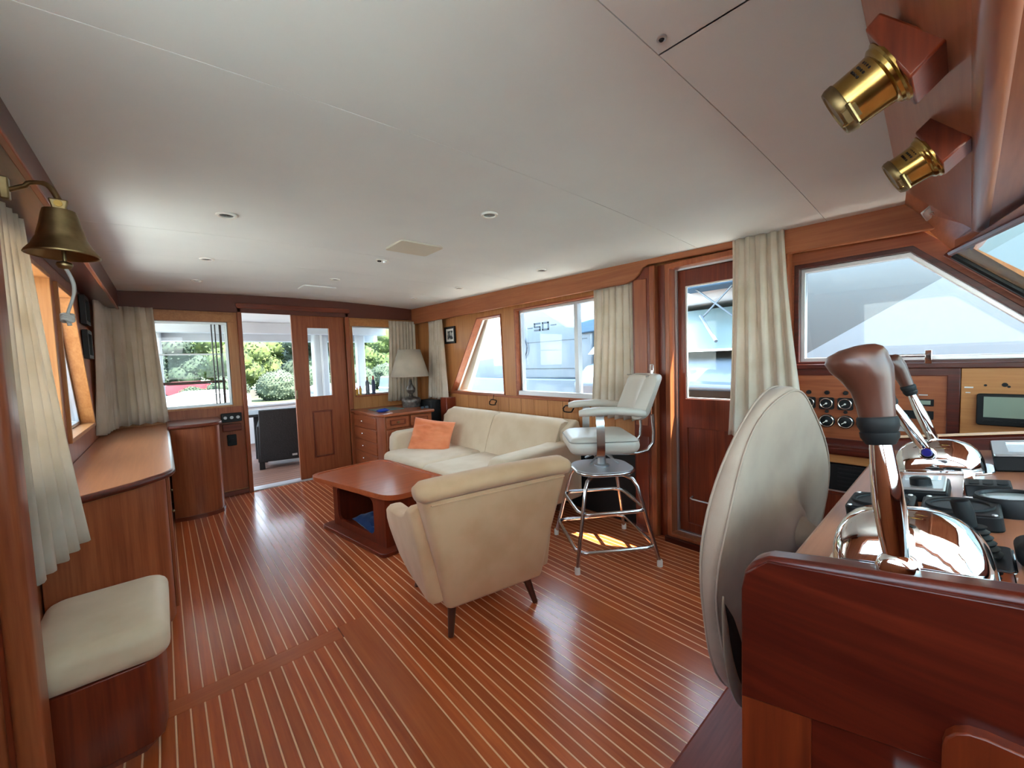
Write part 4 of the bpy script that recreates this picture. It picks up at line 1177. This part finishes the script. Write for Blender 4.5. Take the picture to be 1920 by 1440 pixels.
part('slit_shade_patch', lens(190, 246, .066, -.008, -.046), mat('slit_shade_dark', lin('#1f120d'), .9), t, solid=.003)
part('cover_flap', lens(188, 250, .014, .022, -.049), M_coverin, t, solid=.004, smooth=80)
part('hub', MB().lathe([(.052, -.07), (.046, -.08), (.034, -.10), (.022, -.122), (.018, -.124)], (0, 0, 0), (0, 1, 0), 24).xf(Matrix.Identity(4)), M_coverin, t, smooth=60)
hubm = bpy.data.objects['hub']
part('shaft', MB().cyl((0, -.10, 0), (0, -1, -.02), .011, .16, 14), M_tube, t)
# visible cone and stub beside the cover
part('bearing_cone', MB().lathe([(.030, 0), (.026, .02), (.014, .045)], (.02, -.05, -.02), (.15, -1, -.05), 20), M_coverin, t, smooth=60)

# ------------------------------------------------------------------ overhead brass lamps
def chart_lamp(x, y0, z, r, L, label, blk):
    t = thing('chart_lamp', label, 'lamp', (x, y0, z), group='brass lamps on the overhead panel')
    def foot(p):
        k_ = (p[0]+.006)*.74-(p[1]-1.729)*.67+.003
        return (p[0]-.74*k_, p[1]+.67*k_)
    F0 = (y0-.455*blk[0], z-.89*blk[0]); F1 = (y0+.455*blk[1], z+.89*blk[1])
    part('wood_block', MB().prism([F0, F1, foot(F1), foot(F0)], 'x', x-blk[2], x+blk[2]), M_dark_z, t, world=True, bevel=.004)
    c = (x, y0, z); d = (-.05, .89, -.455)
    part('mount_flange', MB().lathe([(r*1.28, 0), (r*1.28, .004), (r*1.18, .007), (r*1.16, .012), (r*1.05, .016)], c, d, 32), M_brass, t, world=True, smooth=40)
    part('body', MB().lathe([(r*1.04, .012), (r*1.0, .03), (r*.97, L*.82), (r*.93, L*.83)], c, d, 36), M_brass, t, world=True, smooth=40)
    part('lid', MB().lathe([(r*1.0, L*.80), (r*1.02, L*.82), (r*1.0, L*.93), (r*.93, L*1.0), (r*.80, L*1.0), (r*.78, L*.97), (.001, L*.97)], c, d, 36), M_oldbrass, t, world=True, smooth=40)
    Q = Matrix.Translation(c) @ Vector((0, 0, 1)).rotation_difference(Vector(d).normalized()).to_matrix().to_4x4()
    part('hinge', MB().box(-r*1.12, -r*.9, -.012, .012, L*.72, L*.96).tube([(-r*1.1, -.02, L*.82), (-r*1.1, .02, L*.82)], .004, 8).xf(Q @ Matrix.Rotation(math.radians(-40), 4, 'Z')), M_oldbrass, t, world=True)
    hol = MB()
    for i in range(4):
        for j in range(3):
            a = math.radians(196+i*8); hol.cyl((math.cos(a)*r*.985, math.sin(a)*r*.985, L*.28+j*.009), (math.cos(a), math.sin(a), 0), .0022, .0014, 8)
    part('vent_holes', hol.xf(Q), M_blackmatt, t, world=True)
    part('catch_ring', MB().tube([(math.cos(2.2)*r*1.04+.006*math.cos(a*PI/5), math.sin(2.2)*r*1.04, L*.97+.006*math.sin(a*PI/5)) for a in range(10)], .0012, 5, closed=True).xf(Q), M_brass, t, world=True)
    return t


l1 = chart_lamp(.995, .098, 1.785, .047, .088, 'larger brass chart lamp nearest the camera on the overhead panel', (.058, .066, .058))
part('chain_hook', MB().cyl((1.03, .095, 1.862), (0, 0, 1), .006, .004, 10), M_chrome, l1, world=True)
chart_lamp(1.37, .068, 1.742, .042, .072, 'smaller brass chart lamp further along the overhead panel', (.046, .05, .05))

# ------------------------------------------------------------------ starboard instrument panel
t = thing('instrument_panel', 'cherry instrument panel with round engine gauges below the helm window', 'panel', (2.68, 0, .8))
part('board', B(2.675, 2.70, .035, .66, .80, 1.20), M_cherry_y, t, world=True, bevel=.003)
part('frame', MB().holed([(.02, .79), (.66, .79), (.66, 1.205), (.02, 1.205)], [[(.06, .83), (.64, .83), (.64, 1.165), (.06, 1.165)]], 'x', 2.666, 2.68), M_dark_y, t, world=True, bevel=.002)
part('window_board', B(2.655, 2.70, -.5, .66, 1.20, 1.225), M_dark_y, t, world=True, bevel=.004)
def gauge(y, z, r, sq=False):
    g = part('gauge', (MB().prism(rr(y-r*1.05, y+r*1.05, z-r*1.05, z+r*1.05, r*.3, 3), 'x', 2.658, 2.678) if sq else MB().lathe([(r, 0), (r, .016), (r*.88, .018)], (2.676, y, z), (-1, 0, 0), 24)), M_black, t, world=True, smooth=40)
    part('gauge_rim', MB().tube([(2.657, y+r*.86*math.cos(a*PI/12), z+r*.86*math.sin(a*PI/12)) for a in range(24)], .0025, 6, closed=True), M_tube, g, world=True)
    part('needle', MB().tube([(2.655, y, z), (2.655, y+r*.45, z-r*.35)], .0018, 5).cyl((2.657, y, z), (-1, 0, 0), r*.15, .004, 10), M_white, g, world=True)


for y in (.575, .495, .417, .34):
    gauge(y, 1.016, .030, True); gauge(y-.002, .922, .034)
    part('knob', MB().lathe([(.012, 0), (.010, .014)], (2.676, y, 1.073), (-1, 0, 0), 14), M_black, t, world=True)
    part('knob', MB().lathe([(.009, 0), (.008, .008)], (2.676, y, .972), (-1, 0, 0), 12), M_blackmatt, t, world=True)
part('display', B(2.664, 2.676, .10, .165, 1.025, 1.055), M_black, t, world=True)
part('display_window', B(2.662, 2.666, .11, .155, 1.031, 1.050), M_screen, t, world=True)
part('radio_slot', B(2.664, 2.676, .10, .225, .962, 1.0), M_black, t, world=True)
part('radio_slot', B(2.664, 2.676, .245, .30, .972, 1.0), M_black, t, world=True)
part('label_plate', B(2.668, 2.676, .16, .30, .897, .92), M_alu, t, world=True)
part('engraved_label', B(2.669, 2.676, .12, .15, 1.073, 1.077).box(2.669, 2.676, .20, .245, .948, .952), M_alu, t, world=True)
t = thing('screen_panel', 'pale teak panel holding a small grey lcd plotter', 'panel', (2.68, -.2, .8))
part('board', B(2.668, 2.70, -.5, .018, .80, 1.20), M_burl_y, t, world=True, bevel=.002)
s = part('plotter', MB().prism(rr(-.20, -.028, .955, 1.09, .01, 3), 'x', 2.645, 2.668), M_black, t, world=True, bevel=.003)
part('screen', B(2.642, 2.647, -.185, -.048, .990, 1.078), M_screen, s, world=True)
for k in range(4): part('button', MB().prism(rr(-.058-k*.034-.012, -.058-k*.034+.012, .965, .975, .005, 3), 'x', 2.642, 2.647), M_rubber, s, world=True)
part('screw_hole', MB().cyl((2.669, -.052, 1.125), (-1, 0, 0), .005, .002, 10).cyl((2.669, -.105, 1.128), (-1, 0, 0), .009, .002, 10).cyl((2.669, -.116, 1.12), (-1, 0, 0), .005, .002, 8), M_blackmatt, t, world=True)
part('label_plate', B(2.665, 2.669, -.018, .008, 1.112, 1.118).box(2.665, 2.669, -.01, .004, 1.09, 1.094), M_alu, t, world=True)
t = thing('wall_shelf_unit', 'mahogany ledge and black radio locker under the engine gauges', 'shelf', (2.62, 0, .5))
part('ledge', B(2.60, 2.70, -.5, .66, .755, .80), M_dark_y, t, world=True, bevel=.012, seg=3)
part('ledge_strip', B(2.598, 2.604, -.5, .30, .797, .802), M_holly, t, world=True)
part('pale_rail', B(2.63, 2.70, -.5, .66, .71, .755), M_burl_y, t, world=True)
part('locker', B(2.67, 2.70, -.5, .66, .08, .71), M_dark_z, t, world=True)
v = part('radio', B(2.64, 2.672, .30, .60, .56, .70), M_black, t, world=True, bevel=.004)
for k in range(5): part('radio_slat', B(2.636, 2.642, .34, .44, .585+k*.022, .592+k*.022), M_blackmatt, v, world=True)
part('metal_edge', B(2.655, 2.672, .30, .60, .548, .556), M_alu, t, world=True)
part('locker_door', B(2.66, 2.672, .34, .56, .2, .53), M_dark_z, t, world=True, bevel=.003)
t = thing('grab_rail', 'short polished rail along the bottom of the helm window', 'rail', (2.66, .19, 1.225))
part('rail', MB().tube([(2.655, .38, 1.262), (2.655, .125, 1.262)], .007, 10), M_tube, t, world=True)
part('bracket', B(2.645, 2.668, .108, .132, 1.222, 1.285), M_chrome, t, world=True, bevel=.003)
part('bracket', B(2.645, 2.668, .372, .396, 1.222, 1.285), M_chrome, t, world=True, bevel=.003)

# ------------------------------------------------------------------ aft cockpit
M_gel = noisy('gelcoat', lin('#b9bec4'), lin('#c3c8cd'), 2, .45)
M_gelw = noisy('white_paint', lin('#d4d6d8'), lin('#dddfe0'), 2, .45)
M_deck = wood('weathered_teak', lin('#5d4238'), lin('#8a6858'), 'x', .6, 0)
cock = struct('floor_cockpit', B(-1.0, 3.4, 5.14, 8.9, -.12, -.045), M_deck)
for k in range(30):
    o = part('deck_plank', B(-1.6, 1.6, 0, .098, -.01, 0), M_deck, cock, bevel=.002, seg=1); o.location = (1.15, 5.18+k*.103, -.035)
ca = struct('ceiling_cockpit', B(-1.2, 3.6, 5.13, 8.9, 2.12, 2.2), M_gelw)
part('ceiling_beam', B(-1.2, 3.6, 8.1, 8.3, 1.93, 2.12).box(-1.2, 3.6, 8.55, 8.85, 1.82, 2.12), M_gel, ca, bevel=.01)
bl = struct('wall_cockpit', B(-1.0, 3.4, 8.6, 8.75, -.1, .62), M_gelw, bevel=.03)
part('cap_rail', B(-1.05, 3.45, 8.55, 8.80, .62, .66), M_gel, bl, bevel=.01)
part('side_wall', B(-1.05, -.95, 5.14, 8.7, -.1, .75).box(3.35, 3.45, 5.14, 8.7, -.1, .75), M_gelw, bl)
for i, x in enumerate((-.10, 2.38)):
    pp = struct('trim_%d' % (9+i), MB().prism(rr(x-.13, x+.13, 8.35, 8.6, .04, 4), 'z', .6, 2.1), M_gel)
    part('pillar_rib', B(x-.02, x+.02, 8.33, 8.352, .6, 1.95), M_gelw, pp, bevel=.008)
for i, (x, y) in enumerate(((-.75, 8.4), (3.15, 8.4), (3.2, 6.6), (-.9, 6.6))):
    struct('trim_%d' % (11+i), MB().prism(rr(x-.08, x+.08, y-.08, y+.08, .03, 4), 'z', .6, 2.12), M_gel)
for x, y, l in ((.06, 6.2, 'oval lamp on the cockpit ceiling behind the left aft window'), (1.12, 6.2, 'oval lamp on the cockpit ceiling seen through the open doorway'), (1.68, 6.3, 'oval lamp on the cockpit ceiling behind the sliding door glass')):
    t = thing('cockpit_lamp', l, 'light', (x, y, 2.12), group='cockpit ceiling lamps')
    part('ring', MB().lathe([(.06, 0), (.058, -.01), (.045, -.012)], n=20), M_alu, t)
    part('lens', MB().lathe([(.042, -.012), (.001, -.016)], n=16), M_lightglass, t)
t = thing('cockpit_table', 'dark-edged outdoor table behind the wicker chair', 'table', (1.0, 7.3, 0))
part('table_top', B(.45, 1.75, 6.95, 7.7, .60, .64), M_wicker, t, world=True, bevel=.006)
for x in (.52, 1.02, 1.68):
    for y in (7.02, 7.6):
        if x == 1.02 and y > 7.1: continue
        part('leg', B(x-.03, x+.03, y-.03, y+.03, -.035, .6), M_wicker, t, world=True)
t = thing('wicker_armchair', 'dark wicker armchair with its back to the saloon doorway', 'armchair', (1.2, 6.35, -.035), math.radians(-14))
part('backrest', MB().rings([[(-.24, -.24, .10), (.30, -.24, .10), (.30, -.16, .10), (-.24, -.16, .10)], [(-.22, -.28, .80), (.30, -.28, .80), (.30, -.22, .80), (-.22, -.22, .80)]]), M_wicker, t, bevel=.012)
for s, x in ((-1, -.26), (1, .28)):
    part('arm', MB().rings([[(x, -.24, .10), (x+.05, -.24, .10), (x+.05, .30, .10), (x, .30, .10)], [(x, -.22, .58), (x+.05, -.22, .58), (x+.05, .32, .68), (x, .32, .68)]]), M_wicker, t, bevel=.01)
part('seat', B(-.24, .30, -.2, .30, .1, .40), M_wicker, t, bevel=.02)
part('maker_plate', MB().box(.14, .20, -.252, -.243, .15, .175), M_alu, t)
for x in (-.22, .28):
    for y in (-.2, .26): part('leg', B(x-.03, x+.03, y-.03, y+.03, 0, .12), M_black, t)
# ------------------------------------------------------------------ shore
M_grass = noisy('lawn', lin('#303d1e'), lin('#434f2b'), 1.5, .9)
M_quay = noisy('quay_stone', lin('#474540'), lin('#54524d'), .6, .9)
M_leaf = noisy('leaf_mid', lin('#1d2c12'), lin('#4c5c24'), 2.0, .85, bump=.6, lo=.3, hi=.7)
M_leafd = noisy('leaf_dark', lin('#142216'), lin('#2a3a27'), 2.2, .85, bump=.6)
M_leafs = noisy('leaf_grey', lin('#243223'), lin('#3d4836'), 5, .9, bump=.8)
M_bark = noisy('bark', lin('#4a3a2c'), lin('#6b5844'), 6, .9)
water = struct('water', B(-120, 120, -60, 13, -1.35, -1.3), mat('harbour_water', lin('#56707a'), .12))
quay = struct('quay', B(-60, 120, 13, 19, -1.3, -.45), M_quay)
lawn = struct('lawn', B(-90, 160, 19, 140, -1.3, -.35), M_grass)
def blob_tree(name, label, x, y, z0, h, r, m, group, trunk=True, lobes=16, sd=0, squash=.75, cat='tree'):
    rnd = random.Random(sd); t = thing(name, label, cat, (x, y, z0), group=group)
    bm = bmesh.new()
    for k in range(lobes):
        a = rnd.uniform(0, 2*PI); d = r*.62*rnd.random()**.5 if lobes > 1 else 0
        rr_ = r*rnd.uniform(.42, .62) if lobes > 1 else r
        c = Vector((d*math.cos(a), d*math.sin(a), h*rnd.uniform(.22, .82) if lobes > 1 else h*.5))
        q = bmesh.ops.create_icosphere(bm, subdivisions=4 if lobes == 1 else 3, radius=rr_)
        for v in q['verts']:
            p = v.co.copy(); f = 1+.16*noise.noise(p*3.2/rr_+Vector((sd, k, 0)))+.13*noise.noise(p*9/rr_+Vector((k, sd, 3)))
            v.co = Vector((p.x*f, p.y*f, p.z*f*squash))+c
    me = bpy.data.meshes.new('crown'); bm.normal_update()
    pts = [(v.co.copy(), v.normal.copy()) for v in bm.verts]
    bm.to_mesh(me); bm.free()
    vs = [v.co.copy()*1 for v in me.vertices]; fs = [tuple(p.vertices) for p in me.polygons]
    bpy.data.meshes.remove(me)
    cr_ = MB().add(vs, fs); ls = (.04 if lobes == 1 else .085)*(1 if lobes == 1 else h/5)
    for q in range(5000 if lobes > 1 else 2400):
        p, nn = rnd.choice(pts); p = p+nn*rnd.uniform(-.3, 1.6)*ls
        a = Vector((rnd.gauss(0, 1), rnd.gauss(0, 1), rnd.gauss(0, 1))).normalized()*ls*rnd.uniform(.7, 1.6); b_ = a.orthogonal().normalized()*ls*rnd.uniform(.5, 1.1)
        cr_.add([p-a, p+b_, p+a, p-b_], [(0, 1, 2, 3)])
    me = bpy.data.meshes.new('crown'); me.from_pydata([tuple(v) for v in cr_.v], [], cr_.f); me.materials.append(m); me.polygons.foreach_set('use_smooth', [True]*len(me.polygons))
    link('crown', me, t)
    if trunk: part('trunk', MB().tube([(0, 0, 0), (.05*h, .02*h, h*.35), (0, 0, h*.65)], [h*.035, h*.028, h*.015], 8), M_bark, t)
    return t


for i, (x, y, h, r, m, l) in enumerate(((3.6, 32, 5.0, 2.1, M_leaf, 'bright green tree beyond the lawn in the open doorway'), (9.0, 33, 4.7, 2.1, M_leafd, 'darker tree to the right of the doorway view'),
        (-1.9, 33, 4.6, 2.1, M_leafd, 'dark tree above the red car through the aft window'), (14.2, 34, 5.4, 2.1, M_leaf, 'leafy tree behind the sliding door glass'), (-7.0, 34, 4.8, 2.1, M_leaf, 'tree at the left edge of the aft window'), (19.3, 34, 5.2, 2.2, M_leafd, 'tree seen through the window right of the door'), (6.3, 38.5, 6.0, 2.5, M_leaf, 'light green tree furthest back in the doorway view'))):
    blob_tree('tree', l, x, y, -.4, h, r, m, 'trees behind the lawn', sd=i+1)
for i, (x, y, r, l) in enumerate(((4.7, 24.5, 1.0, 'round clipped shrub in the middle of the doorway view'), (6.9, 27, 1.15, 'round clipped shrub at the right of the doorway view'), (2.6, 25.5, .85, 'round clipped shrub at the left of the doorway view'), (9.4, 26, 1.1, 'round shrub behind the sliding door glass'), (1.0, 23.0, .6, 'low dark shrub in the aft window beside the white van'), (12.2, 27.5, 1.15, 'rightmost round shrub on the lawn'))):
    blob_tree('clipped_shrub', l, x, y, -.4, r*1.5, r, M_leafs, 'clipped shrubs on the lawn', trunk=False, lobes=1, sd=i+20, squash=.85, cat='shrub')
for i, (x, y, h, r_) in enumerate(((0.6, 39.5, 4.8, 2.2), (-4.4, 40, 5, 2.2), (11.6, 39.5, 5.6, 2.3), (17.0, 41, 5.4, 2.4), (23.5, 39, 5, 2.4), (-10.5, 40, 5, 2.3))):
    blob_tree('tree', ('tree in the gap behind the red car', 'far tree left of the red car', 'far tree behind the darker tree right of the doorway view', 'far tree behind the right-hand aft window', 'outermost tree at the right of the lawn', 'outermost tree at the left of the lawn')[i], x, y, -.4, h, r_, M_leafd, 'trees behind the lawn', sd=i+40)
struct('kerb', B(-60, 120, 28.8, 29.0, -.35, .1), M_quay)


def car(name, label, x, y, rz, m, L=4.2, H=1.45, van=False, z=-.35):
    t = thing(name, label, 'car' if not van else 'van', (x, y, z), rz)
    h2 = .95 if van else .55
    body = [(-L/2, .30), (-L/2, .75 if not van else 1.0), (-L/2+.1, .92), (-L*.30, .98) if not van else (-L*.36, 1.1), (-L*.16 if not van else -L*.28, H if not van else 1.95), (L*.26 if not van else L*.48, H if not van else 2.0), (L*.42 if not van else L*.5, 1.0), (L/2, .9), (L/2, .30)]
    part('body', MB().prism(body, 'y', -.85, .85), m, t, bevel=.08, seg=2)
    part('window_band', MB().prism([(-L*.25, 1.0), (-L*.15, H-.1 if not van else 1.8), (L*.24, H-.1 if not van else 1.8), (L*.36, 1.0)], 'y', -.87, .87), M_black, t, bevel=.02)
    for a in (-L*.31, L*.31):
        for b in (-.80, .80): part('wheel', MB().cyl((a, b-.1 if b > 0 else b-.1, .32), (0, 1, 0), .32, .2, 20), M_rubber, t)


car('parked_car', 'pinkish red car parked behind the lawn, seen through the aft window', .9, 28.0, 0, mat('car_red', lin('#8f2f38'), .3, coat=.8), 3.2, 1.15)
car('parked_car', 'white car on the quay below the red car, seen through the left aft window', 1.0, 17.5, .05, mat('car_white', lin('#c4c6c8'), .35, coat=.6), 2.6, 1.1, False, z=-.47)

# ------------------------------------------------------------------ neighbouring yacht to starboard
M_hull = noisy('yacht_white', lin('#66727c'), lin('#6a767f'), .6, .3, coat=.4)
M_hull2 = noisy('hull_painted_shade', lin('#535c5e'), lin('#585f61'), .6, .35, coat=.3)  # darker tone stands in for shade on the topsides
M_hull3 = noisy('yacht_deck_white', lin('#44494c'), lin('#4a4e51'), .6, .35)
M_hull4 = noisy('deck_painted_sun', lin('#65696a'), lin('#6a6e6f'), .6, .5)  # paler tone stands in for sun on the sloping deck
M_hblue = mat('blue_canvas', lin('#41607a'), .6)
M_line = mat('grey_decal', lin('#333d48'), .5)
t = thing('neighbour_yacht', 'large white motor yacht moored close alongside, seen through the starboard windows', 'yacht', (6, 3, -1.3))
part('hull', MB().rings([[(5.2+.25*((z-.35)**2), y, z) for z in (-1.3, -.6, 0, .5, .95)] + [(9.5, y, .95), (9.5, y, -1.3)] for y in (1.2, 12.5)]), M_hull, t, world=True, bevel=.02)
part('rubbing_strake', MB().tube([(5.2, y, .60) for y in (1.2, 12.4)], .03, 8), M_alu, t, world=True)
part('blue_boot', B(5.15, 5.21, 6.9, 9.6, .30, .56), M_hblue, t, world=True)
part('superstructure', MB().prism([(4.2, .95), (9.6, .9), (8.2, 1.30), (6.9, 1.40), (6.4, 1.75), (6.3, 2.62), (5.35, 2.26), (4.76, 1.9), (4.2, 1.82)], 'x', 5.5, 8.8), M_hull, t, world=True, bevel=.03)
part('styling_line', B(5.492, 5.502, 4.3, 6.3, 1.645, 1.65).box(5.492, 5.502, 4.6, 6.3, 1.13, 1.14), M_line, t, world=True, bevel=.002)
part('side_window', MB().prism([(4.4, 1.73), (4.56, 1.90), (4.2, 1.95), (3.4, 2.0), (3.4, 1.78)], 'x', 5.44, 5.5), M_hblue, t, world=True, bevel=.02)
part('flybridge', MB().prism([(4.95, 2.32), (4.1, 1.98), (1.6, 2.0), (1.4, 2.75), (3.8, 2.85), (4.7, 2.55)], 'x', 5.6, 8.6), M_gelw, t, world=True, bevel=.05)
dg = MB()
H5 = .155; W5 = .175
def seg(y0, y1, z0, z1): dg.box(5.494, 5.502, min(y0, y1), max(y0, y1), min(z0, z1), max(z0, z1))
ya = 5.72; zb = 1.86; tk = .03
def glyph(y, segs):
    for s_ in segs:
        if s_ == 't': seg(y, y-W5, zb+H5-tk, zb+H5)
        if s_ == 'm': seg(y, y-W5, zb+H5/2-tk/2, zb+H5/2+tk/2)
        if s_ == 'b': seg(y, y-W5, zb, zb+tk)
        if s_ == 'ul': seg(y, y-tk, zb+H5/2, zb+H5)
        if s_ == 'll': seg(y, y-tk, zb, zb+H5/2)
        if s_ == 'ur': seg(y-W5+tk, y-W5, zb+H5/2, zb+H5)
        if s_ == 'lr': seg(y-W5+tk, y-W5, zb, zb+H5/2)


glyph(5.58, ('t', 'm', 'b', 'ul', 'lr')); glyph(5.36, ('t', 'b', 'ul', 'll', 'ur', 'lr'))
seg(5.75, 5.62, zb+.06, zb+.075); seg(5.14, 5.00, zb+.075, zb+.09)
part('number_decal', dg, M_line, t, world=True, label='grey number 50 between two short lines')
part('decal_emblem', MB().tube([(5.47, 5.93+.16*math.cos(a*PI/12), 1.55+.2*math.sin(a*PI/12)) for a in range(24)], .012, 6, closed=True), M_line, t, world=True)
# foredeck and bow parts seen through the door
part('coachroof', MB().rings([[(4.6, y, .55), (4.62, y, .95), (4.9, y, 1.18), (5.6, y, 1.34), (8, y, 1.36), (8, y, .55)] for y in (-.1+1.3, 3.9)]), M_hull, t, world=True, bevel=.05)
part('windscreen', MB().rings([[(5.0, 1.3, 1.36), (5.0, 3.9, 1.36), (8, 3.9, 1.4), (8, 1.3, 1.4)], [(5.7, 1.5, 1.92), (5.7, 3.9, 1.92), (8, 3.9, 1.95), (8, 1.5, 1.95)]]), mat('tinted_screen', lin('#738585'), .25, coat=.2), t, world=True)
for y0, y1 in ((1.4, 2.2), (2.3, 1.5), (2.9, 2.2), (1.9, 2.9)):
    part('bimini_strut', MB().tube([(5.3, y0, 1.75), (5.4, y1, 2.6)], .012, 6), M_hull, t, world=True)
part('wiper_rail', MB().tube([(4.9, 1.95, 1.45), (5.3, 2.3, 1.8)], .02, 8), M_hull, t, world=True)
part('bimini_top', B(5.2, 8.5, 1.2, 2.6, 2.15, 2.25), M_hblue, t, world=True, bevel=.03)
t = thing('tender', 'small dark-windowed dinghy between the boats, seen through the door glass', 'boat', (4.3, 1.9, -1.3))
part('hull', MB().rings([[(3.9, y, .3), (3.85, y, .78), (4.5, y, .8), (4.5, y, .3)] for y in (1.12, 3.0)]), M_hull, t, world=True, bevel=.05)
part('cabin', MB().prism([(1.14, .78), (1.2, 1.0), (2.8, 1.03), (2.95, .78)], 'x', 3.95, 4.4), M_hull, t, world=True, bevel=.04)
for y0, y1 in ((1.15, 1.95), (2.03, 2.55)): part('window', B(3.935, 3.96, y0, y1, .82, .96), M_black, t, world=True, bevel=.01)
part('davit', MB().tube([(3.8, 1.05, 1.12), (3.8, 1.30, 1.14), (3.8, 1.32, 1.0), (3.8, 1.2, .85), (3.8, 1.1, .6)], .03, 10), M_hblue, t, world=True)
# second hull alongside the helm window: sun and shade coloured into deck and topsides
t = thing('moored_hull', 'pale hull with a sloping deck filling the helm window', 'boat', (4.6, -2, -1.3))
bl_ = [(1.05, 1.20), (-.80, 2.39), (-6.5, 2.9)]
up_ = MB().rings([[(4.25, 1.05, 1.20), (4.25, -.35, 2.10), (4.25, -.8, 2.39), (4.25, -6.5, 3.0), (4.35, -6.5, 4.0), (4.28, 1.05, 2.9)], [(6, 1.05, 1.20), (6, -.35, 2.10), (6, -.8, 2.39), (6, -6.5, 3.0), (6, -6.5, 4.0), (6, 1.05, 2.9)]])
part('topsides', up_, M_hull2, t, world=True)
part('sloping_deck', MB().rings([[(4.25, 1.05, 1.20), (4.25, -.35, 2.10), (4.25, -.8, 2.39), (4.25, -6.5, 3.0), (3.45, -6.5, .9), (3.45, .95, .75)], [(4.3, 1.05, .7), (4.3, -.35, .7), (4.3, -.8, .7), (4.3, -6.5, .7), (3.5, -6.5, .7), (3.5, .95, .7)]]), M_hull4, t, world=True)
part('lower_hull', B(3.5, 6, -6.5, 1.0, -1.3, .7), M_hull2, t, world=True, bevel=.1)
part('deck_rail', MB().tube([(3.2, -1.2, 1.9), (3.2, -.2, 1.45)], .02, 8), M_alu, t, world=True)
# distant marina aft of the yacht
for i, (x, y, w, h, l) in enumerate(((20, 24, 5, 2.0, 'low white boat in the distance behind the slanted window'), (31, 27, 7, 3.0, 'far white boat with taller cabin beyond the slanted window'), (3.6, 11.2, 2.2, .9, 'white boat moored at the quay outside the aft right window'))):
    t = thing('distant_boat', l, 'boat', (x, y, -1.3), group='boats across the harbour')
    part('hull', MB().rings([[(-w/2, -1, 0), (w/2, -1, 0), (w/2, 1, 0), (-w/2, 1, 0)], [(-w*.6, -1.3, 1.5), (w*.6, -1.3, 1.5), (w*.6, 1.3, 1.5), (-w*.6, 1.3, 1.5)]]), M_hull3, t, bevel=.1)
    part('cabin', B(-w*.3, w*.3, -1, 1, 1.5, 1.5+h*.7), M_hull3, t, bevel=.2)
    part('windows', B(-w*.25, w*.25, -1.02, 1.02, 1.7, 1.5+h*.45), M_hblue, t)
    part('mast', MB().tube([(0, 0, 1.5+h*.6), (0, 0, 3+h*2)], .05, 6), M_alu, t)
t = thing('blue_tarp_boat', 'boat hull covered with a blue tarp at the foot of the slanted window', 'boat', (6, 11, -1.3))
# unseen float and boat added to port to reflect sunlight indoors
t = None
bpy.data.objects.remove(bpy.data.objects['blue_tarp_boat'])
pt = struct('bounce_pontoon', B(-4.5, -1.6, -20, 12, -1.0, -.7), mat('pale_concrete', lin('#cfcbc2'), .8))  # added out of view, pale to throw sunlight up indoors
t = thing('bounce_boat', 'unseen white boat, added to bounce light, moored beyond the pontoon on the port side', 'boat', (-6, 2, -1.3))
part('hull', MB().rings([[(-4.6, -5, .9), (-4.6, 9, .9), (-5.0, 9, -1.3), (-5.0, -5, -1.3)], [(-8, -5, .9), (-8, 9, .9), (-8, 9, -1.3), (-8, -5, -1.3)]]), M_white, t, world=True)
part('cabin', B(-8, -5.2, -3, 7, .9, 2.4), M_white, t, world=True)

# unseen side decks, foredeck and bulwarks added to bounce sunlight indoors
own = struct('bounce_deck', MB().box(2.82, 3.45, -1.2, 5.1, .25, .33).box(-1.15, -.54, -1.2, 5.1, .25, .33).box(-.9, 3.1, -5.5, -1.2, .85, .95), mat('own_deck_white', lin('#e4e2dc'), .6))
part('bulwark', B(3.40, 3.46, -1.2, 5.1, .33, .62).box(-1.16, -1.10, -1.2, 5.1, .33, .62), M_white, own)
